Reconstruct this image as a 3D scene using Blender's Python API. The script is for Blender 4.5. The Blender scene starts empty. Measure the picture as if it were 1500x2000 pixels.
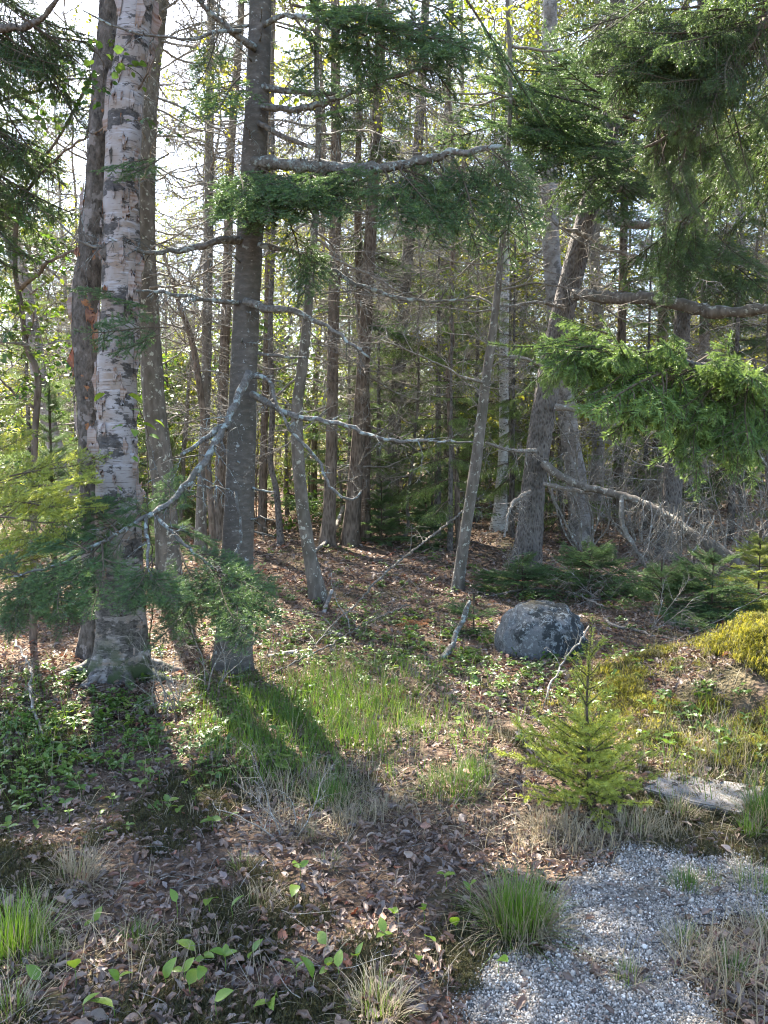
import bpy, math, random
import numpy as np
from mathutils import Vector, Matrix, noise

random.seed(11)
rng = np.random.default_rng(11)
R = math.radians
scene = bpy.context.scene
COL = scene.collection

# ------------------------------------------------------------------ camera, sky, sun, exposure
F = 1502.0                      # focal length in pixels of the 1500 x 2000 photograph
PITCH = math.atan(120 / F)      # camera tilted slightly down
CAM_Z = 1.6
cam_d = bpy.data.cameras.new('camera')
cam = bpy.data.objects.new('camera', cam_d)
COL.objects.link(cam)
cam.location = (0, 0, CAM_Z)
cam.rotation_euler = (math.pi / 2 - PITCH, 0, 0)
cam_d.sensor_fit = 'VERTICAL'
cam_d.sensor_height = 36
cam_d.lens = 36 * F / 2000
cam_d.clip_end = 2000
cam_d.clip_start = 0.05
scene.camera = cam

SUN_AZ, SUN_EL = R(-23), R(50)  # measured from +Y, negative towards -X
world = bpy.data.worlds.new('World')
scene.world = world
world.use_nodes = True
wn = world.node_tree
sky = wn.nodes.new('ShaderNodeTexSky')
sky.sky_type = 'NISHITA'
sky.sun_disc = False
sky.sun_elevation = SUN_EL
sky.sun_rotation = SUN_AZ
sky.air_density = 1.0
sky.dust_density = 1.5
wn.links.new(sky.outputs[0], wn.nodes['Background'].inputs[0])
wn.nodes['Background'].inputs[1].default_value = 0.095
sun_d = bpy.data.lights.new('sun', 'SUN')
sun_d.energy = 5.0
sun_d.angle = R(0.53)
sun_d.color = (1.0, 0.93, 0.82)
sun = bpy.data.objects.new('sun', sun_d)
COL.objects.link(sun)
sdir = Vector((math.sin(SUN_AZ) * math.cos(SUN_EL), math.cos(SUN_AZ) * math.cos(SUN_EL), math.sin(SUN_EL)))
sun.rotation_euler = sdir.to_track_quat('Z', 'Y').to_euler()
sun.location = sdir * 60
vs = scene.view_settings
vs.view_transform = 'Standard'
vs.look = 'None'
vs.exposure = 3.18
vs.gamma = 1.0
cy = scene.cycles
cy.max_bounces = 5
cy.diffuse_bounces = 3
cy.glossy_bounces = 2
cy.transmission_bounces = 4
cy.transparent_max_bounces = 4
cy.caustics_reflective = False
cy.caustics_refractive = False
cy.sample_clamp_indirect = 6.0
cy.filter_width = 1.1

# ------------------------------------------------------------------ helpers: pixels, noise, ground
CP, SP = math.cos(PITCH), math.sin(PITCH)
def ray(px, py):
    u, v = (px - 750) / F, (1000 - py) / F
    return np.array((u, CP + v * SP, -SP + v * CP))
def P(px, py, d):
    """the point that a pixel shows on the plane y = d"""
    r = ray(px, py)
    t = d / r[1]
    return np.array((r[0] * t, d, CAM_Z + r[2] * t))
_perm = np.random.default_rng(3).random((256, 256))
def vnoise(x, y, s=1.0):
    x = np.asarray(x, float) * s + 1000.3
    y = np.asarray(y, float) * s + 1000.7
    xi, yi = np.floor(x).astype(int), np.floor(y).astype(int)
    fx, fy = x - xi, y - yi
    fx, fy = fx * fx * (3 - 2 * fx), fy * fy * (3 - 2 * fy)
    p = lambda a, b: _perm[a % 256, b % 256]
    return (p(xi, yi) * (1 - fx) + p(xi + 1, yi) * fx) * (1 - fy) + (p(xi, yi + 1) * (1 - fx) + p(xi + 1, yi + 1) * fx) * fy
def gz(x, y):
    x = np.asarray(x, float); y = np.asarray(y, float)
    z = 0.07 * (vnoise(x, y, 0.9) - 0.5) + 0.035 * (vnoise(x, y, 2.7) - 0.5)
    z = z + 0.44 * np.exp(-(((x - 2.75) / 0.95) ** 2 + ((y - 4.9) / 0.7) ** 2))
    z = z + 0.12 * np.exp(-(((x - 2.3) / 0.5) ** 2 + ((y - 4.35) / 0.3) ** 2))
    z = z + 0.05 * np.exp(-(((x + 1.85) / 0.7) ** 2 + ((y - 5.35) / 0.6) ** 2))
    far = np.clip((y - 12) / 40, 0, 1)
    z = z + far * (vnoise(x, y, 0.12) - 0.5) * 1.2 * 0.8
    z = z + 0.16 * np.clip(vnoise(x, y, 3.3) - 0.35, 0, 1) * np.exp(-(((x - 2.5) / 0.8) ** 2 + ((y - 4.7) / 0.6) ** 2))
    flat = np.exp(-(((x - 1.15) / 0.75) ** 2 + ((y - 2.45) / 0.65) ** 2))
    return z * (1 - 0.8 * flat)
def G(px, py):
    r = ray(px, py)
    z = 0.0
    for _ in range(8):
        t = (CAM_Z - z) / -min(-0.012, r[2])
        z = 0.5 * z + 0.5 * float(gz(r[0] * t, r[1] * t))
    return np.array((r[0] * t, r[1] * t, float(gz(r[0] * t, r[1] * t))))

# ------------------------------------------------------------------ helpers: objects
def tag(o, label, cat, group=None):
    o['label'] = label
    o['category'] = cat
    if group:
        o['group'] = group
    return o
def thing(name, label, cat, loc, group=None, rz=0.0):
    o = bpy.data.objects.new(name, None)
    COL.objects.link(o)
    o.empty_display_size = 0.1
    o.location = [float(c) for c in loc]
    o.rotation_euler = (0, 0, rz)
    return tag(o, label, cat, group)
def mesh(name, V, Fs, mats, midx=None, attr=None, smooth=True):
    me = bpy.data.meshes.new(name)
    me.from_pydata(np.asarray(V, float).reshape(-1, 3).tolist(), [], [list(map(int, f)) for f in Fs] if isinstance(Fs, list) else Fs.tolist())
    for m in (mats if isinstance(mats, (list, tuple)) else [mats]):
        me.materials.append(m)
    if midx is not None:
        me.polygons.foreach_set('material_index', np.asarray(midx, np.int32))
    if smooth:
        me.polygons.foreach_set('use_smooth', np.ones(len(me.polygons), bool))
    if attr is not None:
        for k, a in attr.items():
            me.attributes.new(k, 'FLOAT', 'POINT').data.foreach_set('value', np.asarray(a, np.float32))
    me.update()
    return me
def obj(name, me, parent=None, loc=(0, 0, 0), rot=(0, 0, 0), scale=(1, 1, 1)):
    o = bpy.data.objects.new(name, me)
    COL.objects.link(o)
    o.parent = parent
    o.location = [float(c) for c in loc]
    o.rotation_euler = rot
    o.scale = scale
    return o
def copy_tree(o, parent=None):
    c = o.copy()
    COL.objects.link(c)
    c.parent = parent
    for ch in o.children:
        copy_tree(ch, c)
    return c

class MB:
    """collects vertices, faces, material indices and a 'tip' value"""
    def __init__(s):
        s.V, s.F, s.M, s.T, s.n = [], [], [], [], 0
    def add(s, V, Fs, m=0, t=None):
        V = np.asarray(V, float).reshape(-1, 3)
        s.V.append(V)
        s.F += [[int(i) + s.n for i in f] for f in Fs]
        s.M += [m] * len(Fs)
        s.T.append(np.zeros(len(V)) if t is None else np.broadcast_to(np.asarray(t, float), (len(V),)))
        s.n += len(V)
        return s
    def verts(s):
        return np.concatenate(s.V)
    def mesh(s, name, mats, off=None, smooth=True):
        V = s.verts()
        if off is not None:
            V = V - np.asarray(off, float)
        return mesh(name, V, s.F, mats, s.M, {'tip': np.concatenate(s.T)}, smooth)

def frames(path):
    path = np.asarray(path, float)
    T = np.gradient(path, axis=0)
    T /= np.linalg.norm(T, axis=1)[:, None] + 1e-9
    ref = np.array((1.0, 0, 0)) if abs(T[0][0]) < 0.8 else np.array((0, 0, 1.0))
    U = []
    u = ref - T[0] * ref.dot(T[0])
    for t in T:
        u = u - t * u.dot(t)
        u = u / (np.linalg.norm(u) + 1e-9)
        U.append(u)
    U = np.array(U)
    return T, U, np.cross(T, U)
def tube(path, rad, sides=6, cap=True):
    path = np.asarray(path, float)
    n = len(path)
    rad = np.broadcast_to(np.asarray(rad, float), (n,))
    T, U, W = frames(path)
    a = np.linspace(0, 2 * math.pi, sides, endpoint=False)
    V = path[:, None] + rad[:, None, None] * (np.cos(a)[None, :, None] * U[:, None] + np.sin(a)[None, :, None] * W[:, None])
    V = V.reshape(-1, 3)
    Fs = []
    for i in range(n - 1):
        for j in range(sides):
            k = (j + 1) % sides
            Fs.append((i * sides + j, i * sides + k, (i + 1) * sides + k, (i + 1) * sides + j))
    if cap:
        Fs.append(tuple((n - 1) * sides + j for j in range(sides)))
        Fs.append(tuple(reversed(range(sides))))
    return V, Fs
def smooth_path(pts, step=0.06):
    """Catmull-Rom through the points (any number of columns), resampled about every STEP"""
    p = np.asarray(pts, float)
    if len(p) == 2:
        p = np.array([p[0], (p[0] + p[1]) / 2, p[1]])
    q = np.vstack([2 * p[0] - p[1], p, 2 * p[-1] - p[-2]])
    out = []
    for i in range(1, len(q) - 2):
        n = max(2, int(np.linalg.norm(q[i + 1][:3] - q[i][:3]) / step))
        t = np.linspace(0, 1, n, endpoint=False)[:, None]
        a, b, c, d = q[i - 1], q[i], q[i + 1], q[i + 2]
        out.append(0.5 * (2 * b + (c - a) * t + (2 * a - 5 * b + 4 * c - d) * t ** 2 + (3 * b - a - 3 * c + d) * t ** 3))
    out.append(p[-1:])
    return np.vstack(out)

# ------------------------------------------------------------------ helpers: materials
class NT:
    def __init__(s, name):
        s.m = bpy.data.materials.new(name)
        s.m.use_nodes = True
        s.t = s.m.node_tree
        s.t.nodes.clear()
        s.out = s.t.nodes.new('ShaderNodeOutputMaterial')
    def n(s, typ, **kw):
        nd = s.t.nodes.new(typ)
        for k, v in kw.items():
            setattr(nd, k, v)
        return nd
    def l(s, a, b):
        s.t.links.new(a, b)
    def val(s, sock, v):
        if hasattr(v, 'is_linked') or isinstance(v, bpy.types.NodeSocket):
            s.l(v, sock)
        else:
            sock.default_value = v
    def coord(s, scale=(1, 1, 1), kind='Object', rand=False):
        tc = s.n('ShaderNodeTexCoord')
        mp = s.n('ShaderNodeMapping')
        mp.inputs['Scale'].default_value = scale
        s.l(tc.outputs[kind], mp.inputs['Vector'])
        if rand:
            oi = s.n('ShaderNodeObjectInfo')
            mm = s.n('ShaderNodeMath', operation='MULTIPLY')
            mm.inputs[1].default_value = 37.0
            s.l(oi.outputs['Random'], mm.inputs[0])
            cb = s.n('ShaderNodeCombineXYZ')
            s.l(mm.outputs[0], cb.inputs[0]); s.l(mm.outputs[0], cb.inputs[1]); s.l(mm.outputs[0], cb.inputs[2])
            s.l(cb.outputs[0], mp.inputs['Location'])
        return mp.outputs[0]
    def noise(s, vec, scale, detail=4, rough=0.6):
        nd = s.n('ShaderNodeTexNoise')
        nd.inputs['Scale'].default_value = scale
        nd.inputs['Detail'].default_value = detail
        nd.inputs['Roughness'].default_value = rough
        s.l(vec, nd.inputs['Vector'])
        return nd.outputs['Fac']
    def voro(s, vec, scale, feature='F1', out='Distance'):
        nd = s.n('ShaderNodeTexVoronoi', feature=feature)
        nd.inputs['Scale'].default_value = scale
        s.l(vec, nd.inputs['Vector'])
        return nd.outputs[out]
    def step(s, fac, lo, hi):
        nd = s.n('ShaderNodeMapRange', interpolation_type='SMOOTHSTEP')
        nd.inputs['From Min'].default_value = lo
        nd.inputs['From Max'].default_value = hi
        s.l(fac, nd.inputs['Value'])
        return nd.outputs[0]
    def ramp(s, fac, stops, const=False):
        nd = s.n('ShaderNodeValToRGB')
        cr = nd.color_ramp
        if const:
            cr.interpolation = 'CONSTANT'
        while len(cr.elements) < len(stops):
            cr.elements.new(0.5)
        for e, (p, c) in zip(cr.elements, stops):
            e.position = p
            e.color = (*c, 1)
        s.l(fac, nd.inputs[0])
        return nd.outputs[0]
    def mix(s, fac, a, b, blend='MIX'):
        nd = s.n('ShaderNodeMix', data_type='RGBA', blend_type=blend)
        for sock, v in ((nd.inputs[0], fac), (nd.inputs[6], a), (nd.inputs[7], b)):
            if isinstance(v, tuple):
                sock.default_value = (*v, 1)
            elif isinstance(v, (int, float)):
                sock.default_value = v
            else:
                s.l(v, sock)
        return nd.outputs[2]
    def math(s, op, a, b=None):
        nd = s.n('ShaderNodeMath', operation=op)
        for sock, v in ((nd.inputs[0], a), (nd.inputs[1], b)):
            if v is None:
                continue
            if isinstance(v, (int, float)):
                sock.default_value = v
            else:
                s.l(v, sock)
        return nd.outputs[0]
    def rand(s):
        return s.n('ShaderNodeObjectInfo').outputs['Random']
    def attr(s, name):
        nd = s.n('ShaderNodeAttribute')
        nd.attribute_name = name
        return nd.outputs['Fac']
    def finish(s, col, rough=0.8, height=None, bump=0.5, dist=0.01, trans=0.0, tcol=None, spec=0.3):
        b = s.n('ShaderNodeBsdfPrincipled')
        if isinstance(col, tuple):
            b.inputs['Base Color'].default_value = (*col, 1)
        else:
            s.l(col, b.inputs['Base Color'])
        if isinstance(rough, (int, float)):
            b.inputs['Roughness'].default_value = rough
        else:
            s.l(rough, b.inputs['Roughness'])
        b.inputs['Specular IOR Level'].default_value = spec
        if height is not None:
            bp = s.n('ShaderNodeBump')
            bp.inputs['Strength'].default_value = bump
            bp.inputs['Distance'].default_value = dist
            s.l(height, bp.inputs['Height'])
            s.l(bp.outputs[0], b.inputs['Normal'])
        if trans:
            tr = s.n('ShaderNodeBsdfTranslucent')
            c = tcol if tcol is not None else col
            if isinstance(c, tuple):
                tr.inputs[0].default_value = (*c, 1)
            else:
                s.l(c, tr.inputs[0])
            mx = s.n('ShaderNodeMixShader')
            mx.inputs[0].default_value = trans
            s.l(b.outputs[0], mx.inputs[1]); s.l(tr.outputs[0], mx.inputs[2])
            s.l(mx.outputs[0], s.out.inputs[0])
        else:
            s.l(b.outputs[0], s.out.inputs[0])
        return s.m

def needle_mat(name, dark, mid, tip, trans=0.35):
    m = NT(name)
    r = m.rand()
    c = m.mix(r, dark, mid)
    c = m.mix(m.math('MULTIPLY', m.attr('tip'), 0.85), c, tip)
    t = m.mix(0.5, c, (tip[0] * 1.3, tip[1] * 1.25, tip[2] * 0.7))
    return m.finish(c, 0.42, trans=trans, tcol=t, spec=0.45)
def leaf_mat(name, stops, trans=0.45, rough=0.45, warm=(1.25, 1.2, 0.5)):
    m = NT(name)
    c = m.ramp(m.rand(), stops)
    v = m.noise(m.coord(rand=True), 40, 2)
    c = m.mix(m.step(v, 0.3, 0.75), c, m.mix(0.35, c, (0.02, 0.03, 0.01)))
    t = m.mix(1.0, c, warm, 'MULTIPLY')
    return m.finish(c, rough, trans=trans, tcol=t, spec=0.4)
def bark_mat(name, c1, c2, vscale=(14, 14, 3), lichen=0.0, lcol=(0.42, 0.46, 0.42), bump=0.8, dist=0.02, furrow=0.5, dots=0.0):
    m = NT(name)
    v = m.coord(vscale, rand=True)
    w = m.coord(rand=True)
    n1 = m.noise(v, 1.0, 6, 0.65)
    vo = m.voro(v, 1.6)
    h = m.math('ADD', m.math('MULTIPLY', n1, 1.0), m.math('MULTIPLY', vo, furrow))
    c = m.mix(m.step(h, 0.45, 1.05), c1, c2)
    n2 = m.noise(w, 3.0, 3)
    c = m.mix(m.math('MULTIPLY', m.step(n2, 0.4, 0.7), 0.5), c, (c1[0] * 0.75, c1[1] * 0.85, c1[2] * 0.75))
    if lichen:
        n3 = m.noise(w, 16, 5, 0.7)
        k = m.step(n3, 0.70 - lichen, 0.73 - lichen)
        c = m.mix(m.math('MULTIPLY', k, 0.85), c, lcol)
        h = m.math('ADD', h, m.math('MULTIPLY', k, 0.2))
    if dots:
        n4 = m.noise(m.coord((22, 22, 60), rand=True), 1.0, 3, 0.6)
        c = m.mix(m.math('MULTIPLY', m.step(n4, 0.66, 0.7), dots), c, (0.4, 0.39, 0.36))
    return m.finish(c, 0.9, h, bump, dist, spec=0.15)

# ---- bark
m = NT('birch_bark')
w = m.coord(); vlen = m.coord((9, 9, 95)); patch = m.coord((1, 1, 2.3))
big = m.noise(patch, 4.2, 8, 0.70)
c = m.mix(m.step(m.noise(w, 6, 4), 0.35, 0.7), (0.25, 0.225, 0.215), (0.20, 0.15, 0.115))
c = m.mix(m.step(m.noise(m.coord((2, 2, 14)), 2.2, 4), 0.5, 0.72), c, (0.31, 0.295, 0.305))
c = m.mix(m.math('MULTIPLY', m.step(m.noise(vlen, 1.0, 3), 0.58, 0.64), 0.8), c, (0.07, 0.05, 0.045))
tan = m.step(m.noise(patch, 7.0, 5, 0.6), 0.60, 0.63)
c = m.mix(m.math('MULTIPLY', tan, 0.7), c, (0.17, 0.11, 0.07))
zc = m.n('ShaderNodeSeparateXYZ'); m.l(w, zc.inputs[0])
low = m.step(zc.outputs[2], 1.9, 0.2)
ctr = m.math('ADD', big, m.math('MULTIPLY', low, 0.07))
blk = m.step(ctr, 0.525, 0.56)
rough_n = m.noise(m.coord((18, 18, 30)), 1.6, 5, 0.7)
blkc = m.ramp(rough_n, [(0.35, (0.012, 0.010, 0.009)), (0.6, (0.06, 0.052, 0.046)), (0.75, (0.2, 0.18, 0.16))])
c = m.mix(m.math('MULTIPLY', blk, 0.93), c, blkc)
c = m.mix(m.math('MULTIPLY', low, m.math('MULTIPLY', m.step(rough_n, 0.4, 0.6), 0.65)), c, (0.12, 0.108, 0.10))
base = m.step(zc.outputs[2], 0.45, 0.0)
c = m.mix(m.math('MULTIPLY', base, m.step(m.noise(w, 8, 4), 0.45, 0.6)), c, (0.035, 0.05, 0.015))
h = m.math('ADD', m.math('MULTIPLY', rough_n, m.math('ADD', m.math('MULTIPLY', blk, 0.8), 0.25)), m.math('MULTIPLY', m.math('SUBTRACT', 1.0, blk), 0.4))
BIRCH = m.finish(c, 0.62, h, 0.9, 0.012, spec=0.3)

m = NT('old_birch_bark')
w = m.coord(rand=True); rough_n = m.noise(m.coord((16, 16, 9), rand=True), 1.5, 6, 0.7)
c = m.ramp(rough_n, [(0.3, (0.02, 0.016, 0.014)), (0.5, (0.10, 0.085, 0.07)), (0.68, (0.18, 0.15, 0.13)), (0.85, (0.28, 0.25, 0.22))])
c = m.mix(m.math('MULTIPLY', m.step(m.noise(w, 5, 4), 0.58, 0.62), 0.8), c, (0.25, 0.22, 0.2))
c = m.mix(m.math('MULTIPLY', m.step(m.noise(w, 9, 3), 0.66, 0.69), 0.8), c, (0.32, 0.14, 0.06))
OLD_BIRCH = m.finish(c, 0.85, rough_n, 1.0, 0.03, spec=0.15)

m = NT('slim_birch_bark')
w = m.coord(rand=True)
c = m.mix(m.step(m.noise(w, 7, 3), 0.4, 0.6), (0.28, 0.262, 0.245), (0.19, 0.165, 0.145))
c = m.mix(m.math('MULTIPLY', m.step(m.noise(m.coord((12, 12, 60), rand=True), 1, 3), 0.56, 0.62), 0.85), c, (0.10, 0.08, 0.07))
k = m.step(m.noise(w, 5, 5), 0.56, 0.6)
c = m.mix(m.math('MULTIPLY', k, 0.8), c, (0.09, 0.08, 0.07))
SLIM_BIRCH = m.finish(c, 0.7, k, 0.5, 0.01)

m = NT('white_birch_bark')
w = m.coord(rand=True)
c = m.mix(m.step(m.noise(w, 7, 3), 0.4, 0.6), (0.55, 0.53, 0.50), (0.40, 0.36, 0.32))
c = m.mix(m.math('MULTIPLY', m.step(m.noise(m.coord((12, 12, 40), rand=True), 1, 3), 0.56, 0.62), 0.85), c, (0.08, 0.065, 0.055))
WHITE_BIRCH = m.finish(c, 0.7)
m = NT('curled_bark')
w = m.coord((3, 3, 30), rand=True)
c = m.mix(m.step(m.noise(w, 1.5, 3), 0.4, 0.65), (0.28, 0.235, 0.21), (0.19, 0.12, 0.085))
CURL = m.finish(c, 0.6, trans=0.12, tcol=(0.55, 0.2, 0.07))
m = NT('inner_bark')
w = m.coord((3, 3, 24), rand=True)
c = m.mix(m.step(m.noise(w, 1.5, 3), 0.35, 0.65), (0.26, 0.12, 0.06), (0.15, 0.075, 0.05))
INNER = m.finish(c, 0.65, trans=0.25, tcol=(0.7, 0.2, 0.05))

FIR_BARK = bark_mat('fir_bark', (0.08, 0.07, 0.06), (0.215, 0.19, 0.162), (13, 13, 30), 0.075, (0.31, 0.32, 0.30), 0.9, 0.015, 0.12, 0.75)
SPRUCE_BARK = bark_mat('spruce_bark', (0.05, 0.042, 0.037), (0.165, 0.145, 0.128), (26, 26, 11), 0.02, (0.30, 0.33, 0.29), 1.0, 0.03, 0.8)
BROWN_BARK = bark_mat('brown_bark', (0.07, 0.052, 0.04), (0.20, 0.155, 0.12), (18, 18, 5), 0.05, (0.33, 0.34, 0.29), 0.9, 0.02, 0.6)
GREY_BARK = bark_mat('grey_bark', (0.10, 0.085, 0.07), (0.23, 0.20, 0.17), (14, 14, 5), 0.12, (0.40, 0.40, 0.34), 0.6, 0.012, 0.3)
LICHEN_BARK = bark_mat('lichen_branch', (0.085, 0.075, 0.065), (0.19, 0.175, 0.155), (30, 30, 30), 0.17, (0.27, 0.305, 0.285), 1.0, 0.012, 0.4)
TWIG = bark_mat('dead_twig', (0.15, 0.13, 0.11), (0.33, 0.295, 0.255), (40, 40, 40), 0.12, (0.42, 0.43, 0.40), 0.4, 0.004, 0.3)
STEM = bark_mat('live_twig', (0.045, 0.034, 0.024), (0.105, 0.078, 0.055), (40, 40, 40), 0.0, bump=0.3, dist=0.003)

# ---- foliage
FIR_N = needle_mat('fir_needles', (0.026, 0.060, 0.030), (0.045, 0.095, 0.042), (0.13, 0.21, 0.07))
SPR_N = needle_mat('spruce_needles', (0.05, 0.105, 0.035), (0.10, 0.17, 0.05), (0.22, 0.32, 0.085))
DRK_N = needle_mat('old_spruce_needles', (0.028, 0.056, 0.026), (0.048, 0.09, 0.038), (0.11, 0.17, 0.05))
YOUNG_N = needle_mat('sapling_needles', (0.15, 0.195, 0.04), (0.22, 0.26, 0.05), (0.36, 0.39, 0.07))
DEAD_N = needle_mat('dead_needles', (0.15, 0.065, 0.03), (0.24, 0.10, 0.045), (0.28, 0.13, 0.06))
SPRING = leaf_mat('spring_leaves', [(0.0, (0.12, 0.17, 0.03)), (0.5, (0.20, 0.24, 0.04)), (1.0, (0.30, 0.29, 0.06))], 0.5)
MAPLE = leaf_mat('maple_leaves', [(0.0, (0.045, 0.10, 0.03)), (0.6, (0.08, 0.15, 0.035)), (1.0, (0.16, 0.20, 0.04))], 0.45)
HERB = leaf_mat('herb_leaves', [(0.0, (0.075, 0.14, 0.035)), (0.5, (0.11, 0.19, 0.04)), (1.0, (0.18, 0.25, 0.05))], 0.4, 0.38)
MAYFL = leaf_mat('mayflower_leaves', [(0.0, (0.11, 0.20, 0.03)), (1.0, (0.20, 0.29, 0.05))], 0.4, 0.35)
GRASS = leaf_mat('grass_blades', [(0.0, (0.07, 0.14, 0.03)), (0.6, (0.11, 0.20, 0.035)), (1.0, (0.16, 0.23, 0.05))], 0.4, 0.4)
FRESH = leaf_mat('fresh_grass', [(0.0, (0.12, 0.22, 0.03)), (1.0, (0.19, 0.31, 0.05))], 0.45, 0.4)
STRAW = leaf_mat('dry_grass', [(0.0, (0.28, 0.23, 0.15)), (1.0, (0.42, 0.36, 0.25))], 0.3, 0.6, (1.1, 1.0, 0.8))
LITTER = leaf_mat('fallen_leaves', [(0.0, (0.085, 0.058, 0.05)), (0.25, (0.17, 0.115, 0.09)), (0.45, (0.27, 0.185, 0.14)), (0.6, (0.16, 0.13, 0.12)), (0.75, (0.30, 0.215, 0.16)), (0.88, (0.27, 0.22, 0.20)), (0.95, (0.25, 0.09, 0.05)), (1.0, (0.40, 0.31, 0.24))], 0.12, 0.55, (1.2, 0.8, 0.55))
MOSS_D = leaf_mat('dark_moss', [(0.0, (0.030, 0.032, 0.010)), (0.6, (0.065, 0.055, 0.018)), (1.0, (0.10, 0.085, 0.02))], 0.3, 0.7)
MOSS_Y = leaf_mat('sunny_moss', [(0.0, (0.15, 0.16, 0.025)), (0.6, (0.26, 0.245, 0.035)), (1.0, (0.36, 0.31, 0.06))], 0.4, 0.7)

# ---- ground, stone
m = NT('forest_floor')
w = m.coord()
n1 = m.noise(w, 9, 6, 0.7); n2 = m.noise(w, 1.1, 3); n3 = m.voro(w, 42)
c = m.ramp(n1, [(0.3, (0.04, 0.028, 0.02)), (0.5, (0.11, 0.076, 0.053)), (0.7, (0.20, 0.14, 0.10))])
c = m.mix(m.math('MULTIPLY', m.step(n2, 0.5, 0.65), 0.55), c, (0.045, 0.05, 0.018))
FLOOR = m.finish(c, 0.95, m.math('ADD', n1, m.math('MULTIPLY', n3, 0.6)), 1.0, 0.04, spec=0.1)
m = NT('gravel_bed')
w = m.coord()
vc = m.voro(w, 110, out='Color')
sp = m.n('ShaderNodeSeparateColor'); m.l(vc, sp.inputs[0])
c = m.ramp(sp.outputs[0], [(0.0, (0.03, 0.028, 0.026)), (0.4, (0.09, 0.083, 0.074)), (0.8, (0.16, 0.15, 0.135)), (1.0, (0.24, 0.23, 0.21))])
c = m.mix(m.step(m.noise(w, 4, 4), 0.55, 0.7), c, (0.12, 0.10, 0.075))
GRAVEL = m.finish(c, 0.85, m.voro(w, 110), 0.8, -0.006)
m = NT('pebble_stone')
c = m.ramp(m.rand(), [(0.0, (0.04, 0.038, 0.036)), (0.2, (0.12, 0.11, 0.095)), (0.4, (0.27, 0.245, 0.21)), (0.62, (0.38, 0.35, 0.305)), (0.75, (0.25, 0.18, 0.12)), (0.88, (0.46, 0.43, 0.38)), (1.0, (0.66, 0.62, 0.56))])
c = m.mix(m.math('MULTIPLY', m.step(m.noise(m.coord(rand=True), 180, 2), 0.5, 0.7), 0.5), c, (0.2, 0.19, 0.18))
PEBBLE = m.finish(c, 0.6)
m = NT('boulder_granite')
w = m.coord()
c = m.mix(m.noise(w, 60, 3), (0.075, 0.078, 0.08), (0.15, 0.152, 0.152))
zc = m.n('ShaderNodeSeparateXYZ'); m.l(w, zc.inputs[0])
k = m.step(m.math('ADD', m.noise(w, 7, 6, 0.72), m.math('MULTIPLY', zc.outputs[0], 0.32)), 0.44, 0.56)  # dark patches, closing up towards +X
c = m.mix(k, c, (0.022, 0.026, 0.027))
c = m.mix(m.math('MULTIPLY', m.step(m.noise(w, 24, 6, 0.75), 0.545, 0.575), 0.75), c, (0.25, 0.265, 0.26))
ms = m.math('MULTIPLY', m.step(zc.outputs[2], 0.30, 0.39), m.step(m.noise(w, 6, 4), 0.45, 0.58))
c = m.mix(ms, c, (0.11, 0.08, 0.035))
BOULDER = m.finish(c, 0.85, m.noise(w, 26, 6, 0.7), 0.7, 0.02)
m = NT('weathered_slab')
w = m.coord()
c = m.mix(m.step(m.noise(w, 9, 5), 0.4, 0.65), (0.13, 0.092, 0.062), (0.09, 0.077, 0.066))
c = m.mix(m.step(m.voro(w, 90), 0.25, 0.4), c, (0.17, 0.16, 0.15))
SLAB = m.finish(c, 0.9, m.noise(w, 70, 4), 0.6, 0.006)

# ------------------------------------------------------------------ source pieces for scattering (never linked to the scene)
def source(name, me):
    return bpy.data.objects.new(name, me)
def scatter_group(name, sources):
    g = bpy.data.node_groups.new(name, 'GeometryNodeTree')
    g.interface.new_socket('Geometry', in_out='INPUT', socket_type='NodeSocketGeometry')
    g.interface.new_socket('Geometry', in_out='OUTPUT', socket_type='NodeSocketGeometry')
    gi, go = g.nodes.new('NodeGroupInput'), g.nodes.new('NodeGroupOutput')
    ip = g.nodes.new('GeometryNodeInstanceOnPoints')
    jn = g.nodes.new('GeometryNodeJoinGeometry')
    for s in sources:
        oi = g.nodes.new('GeometryNodeObjectInfo')
        oi.inputs['Object'].default_value = s
        oi.inputs['As Instance'].default_value = False
        ti = g.nodes.new('GeometryNodeGeometryToInstance')
        g.links.new(oi.outputs['Geometry'], ti.inputs[0])
        g.links.new(ti.outputs[0], jn.inputs[0])
    g.links.new(gi.outputs[0], ip.inputs['Points'])
    g.links.new(jn.outputs[0], ip.inputs['Instance'])
    ip.inputs['Pick Instance'].default_value = True
    def named(nm, typ):
        a = g.nodes.new('GeometryNodeInputNamedAttribute')
        a.data_type = typ
        a.inputs['Name'].default_value = nm
        return a.outputs['Attribute']
    er = g.nodes.new('FunctionNodeEulerToRotation')
    g.links.new(named('rot', 'FLOAT_VECTOR'), er.inputs[0])
    g.links.new(er.outputs[0], ip.inputs['Rotation'])
    g.links.new(named('scl', 'FLOAT_VECTOR'), ip.inputs['Scale'])
    g.links.new(named('idx', 'INT'), ip.inputs['Instance Index'])
    g.links.new(ip.outputs[0], go.inputs[0])
    return g, len(sources)
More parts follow.
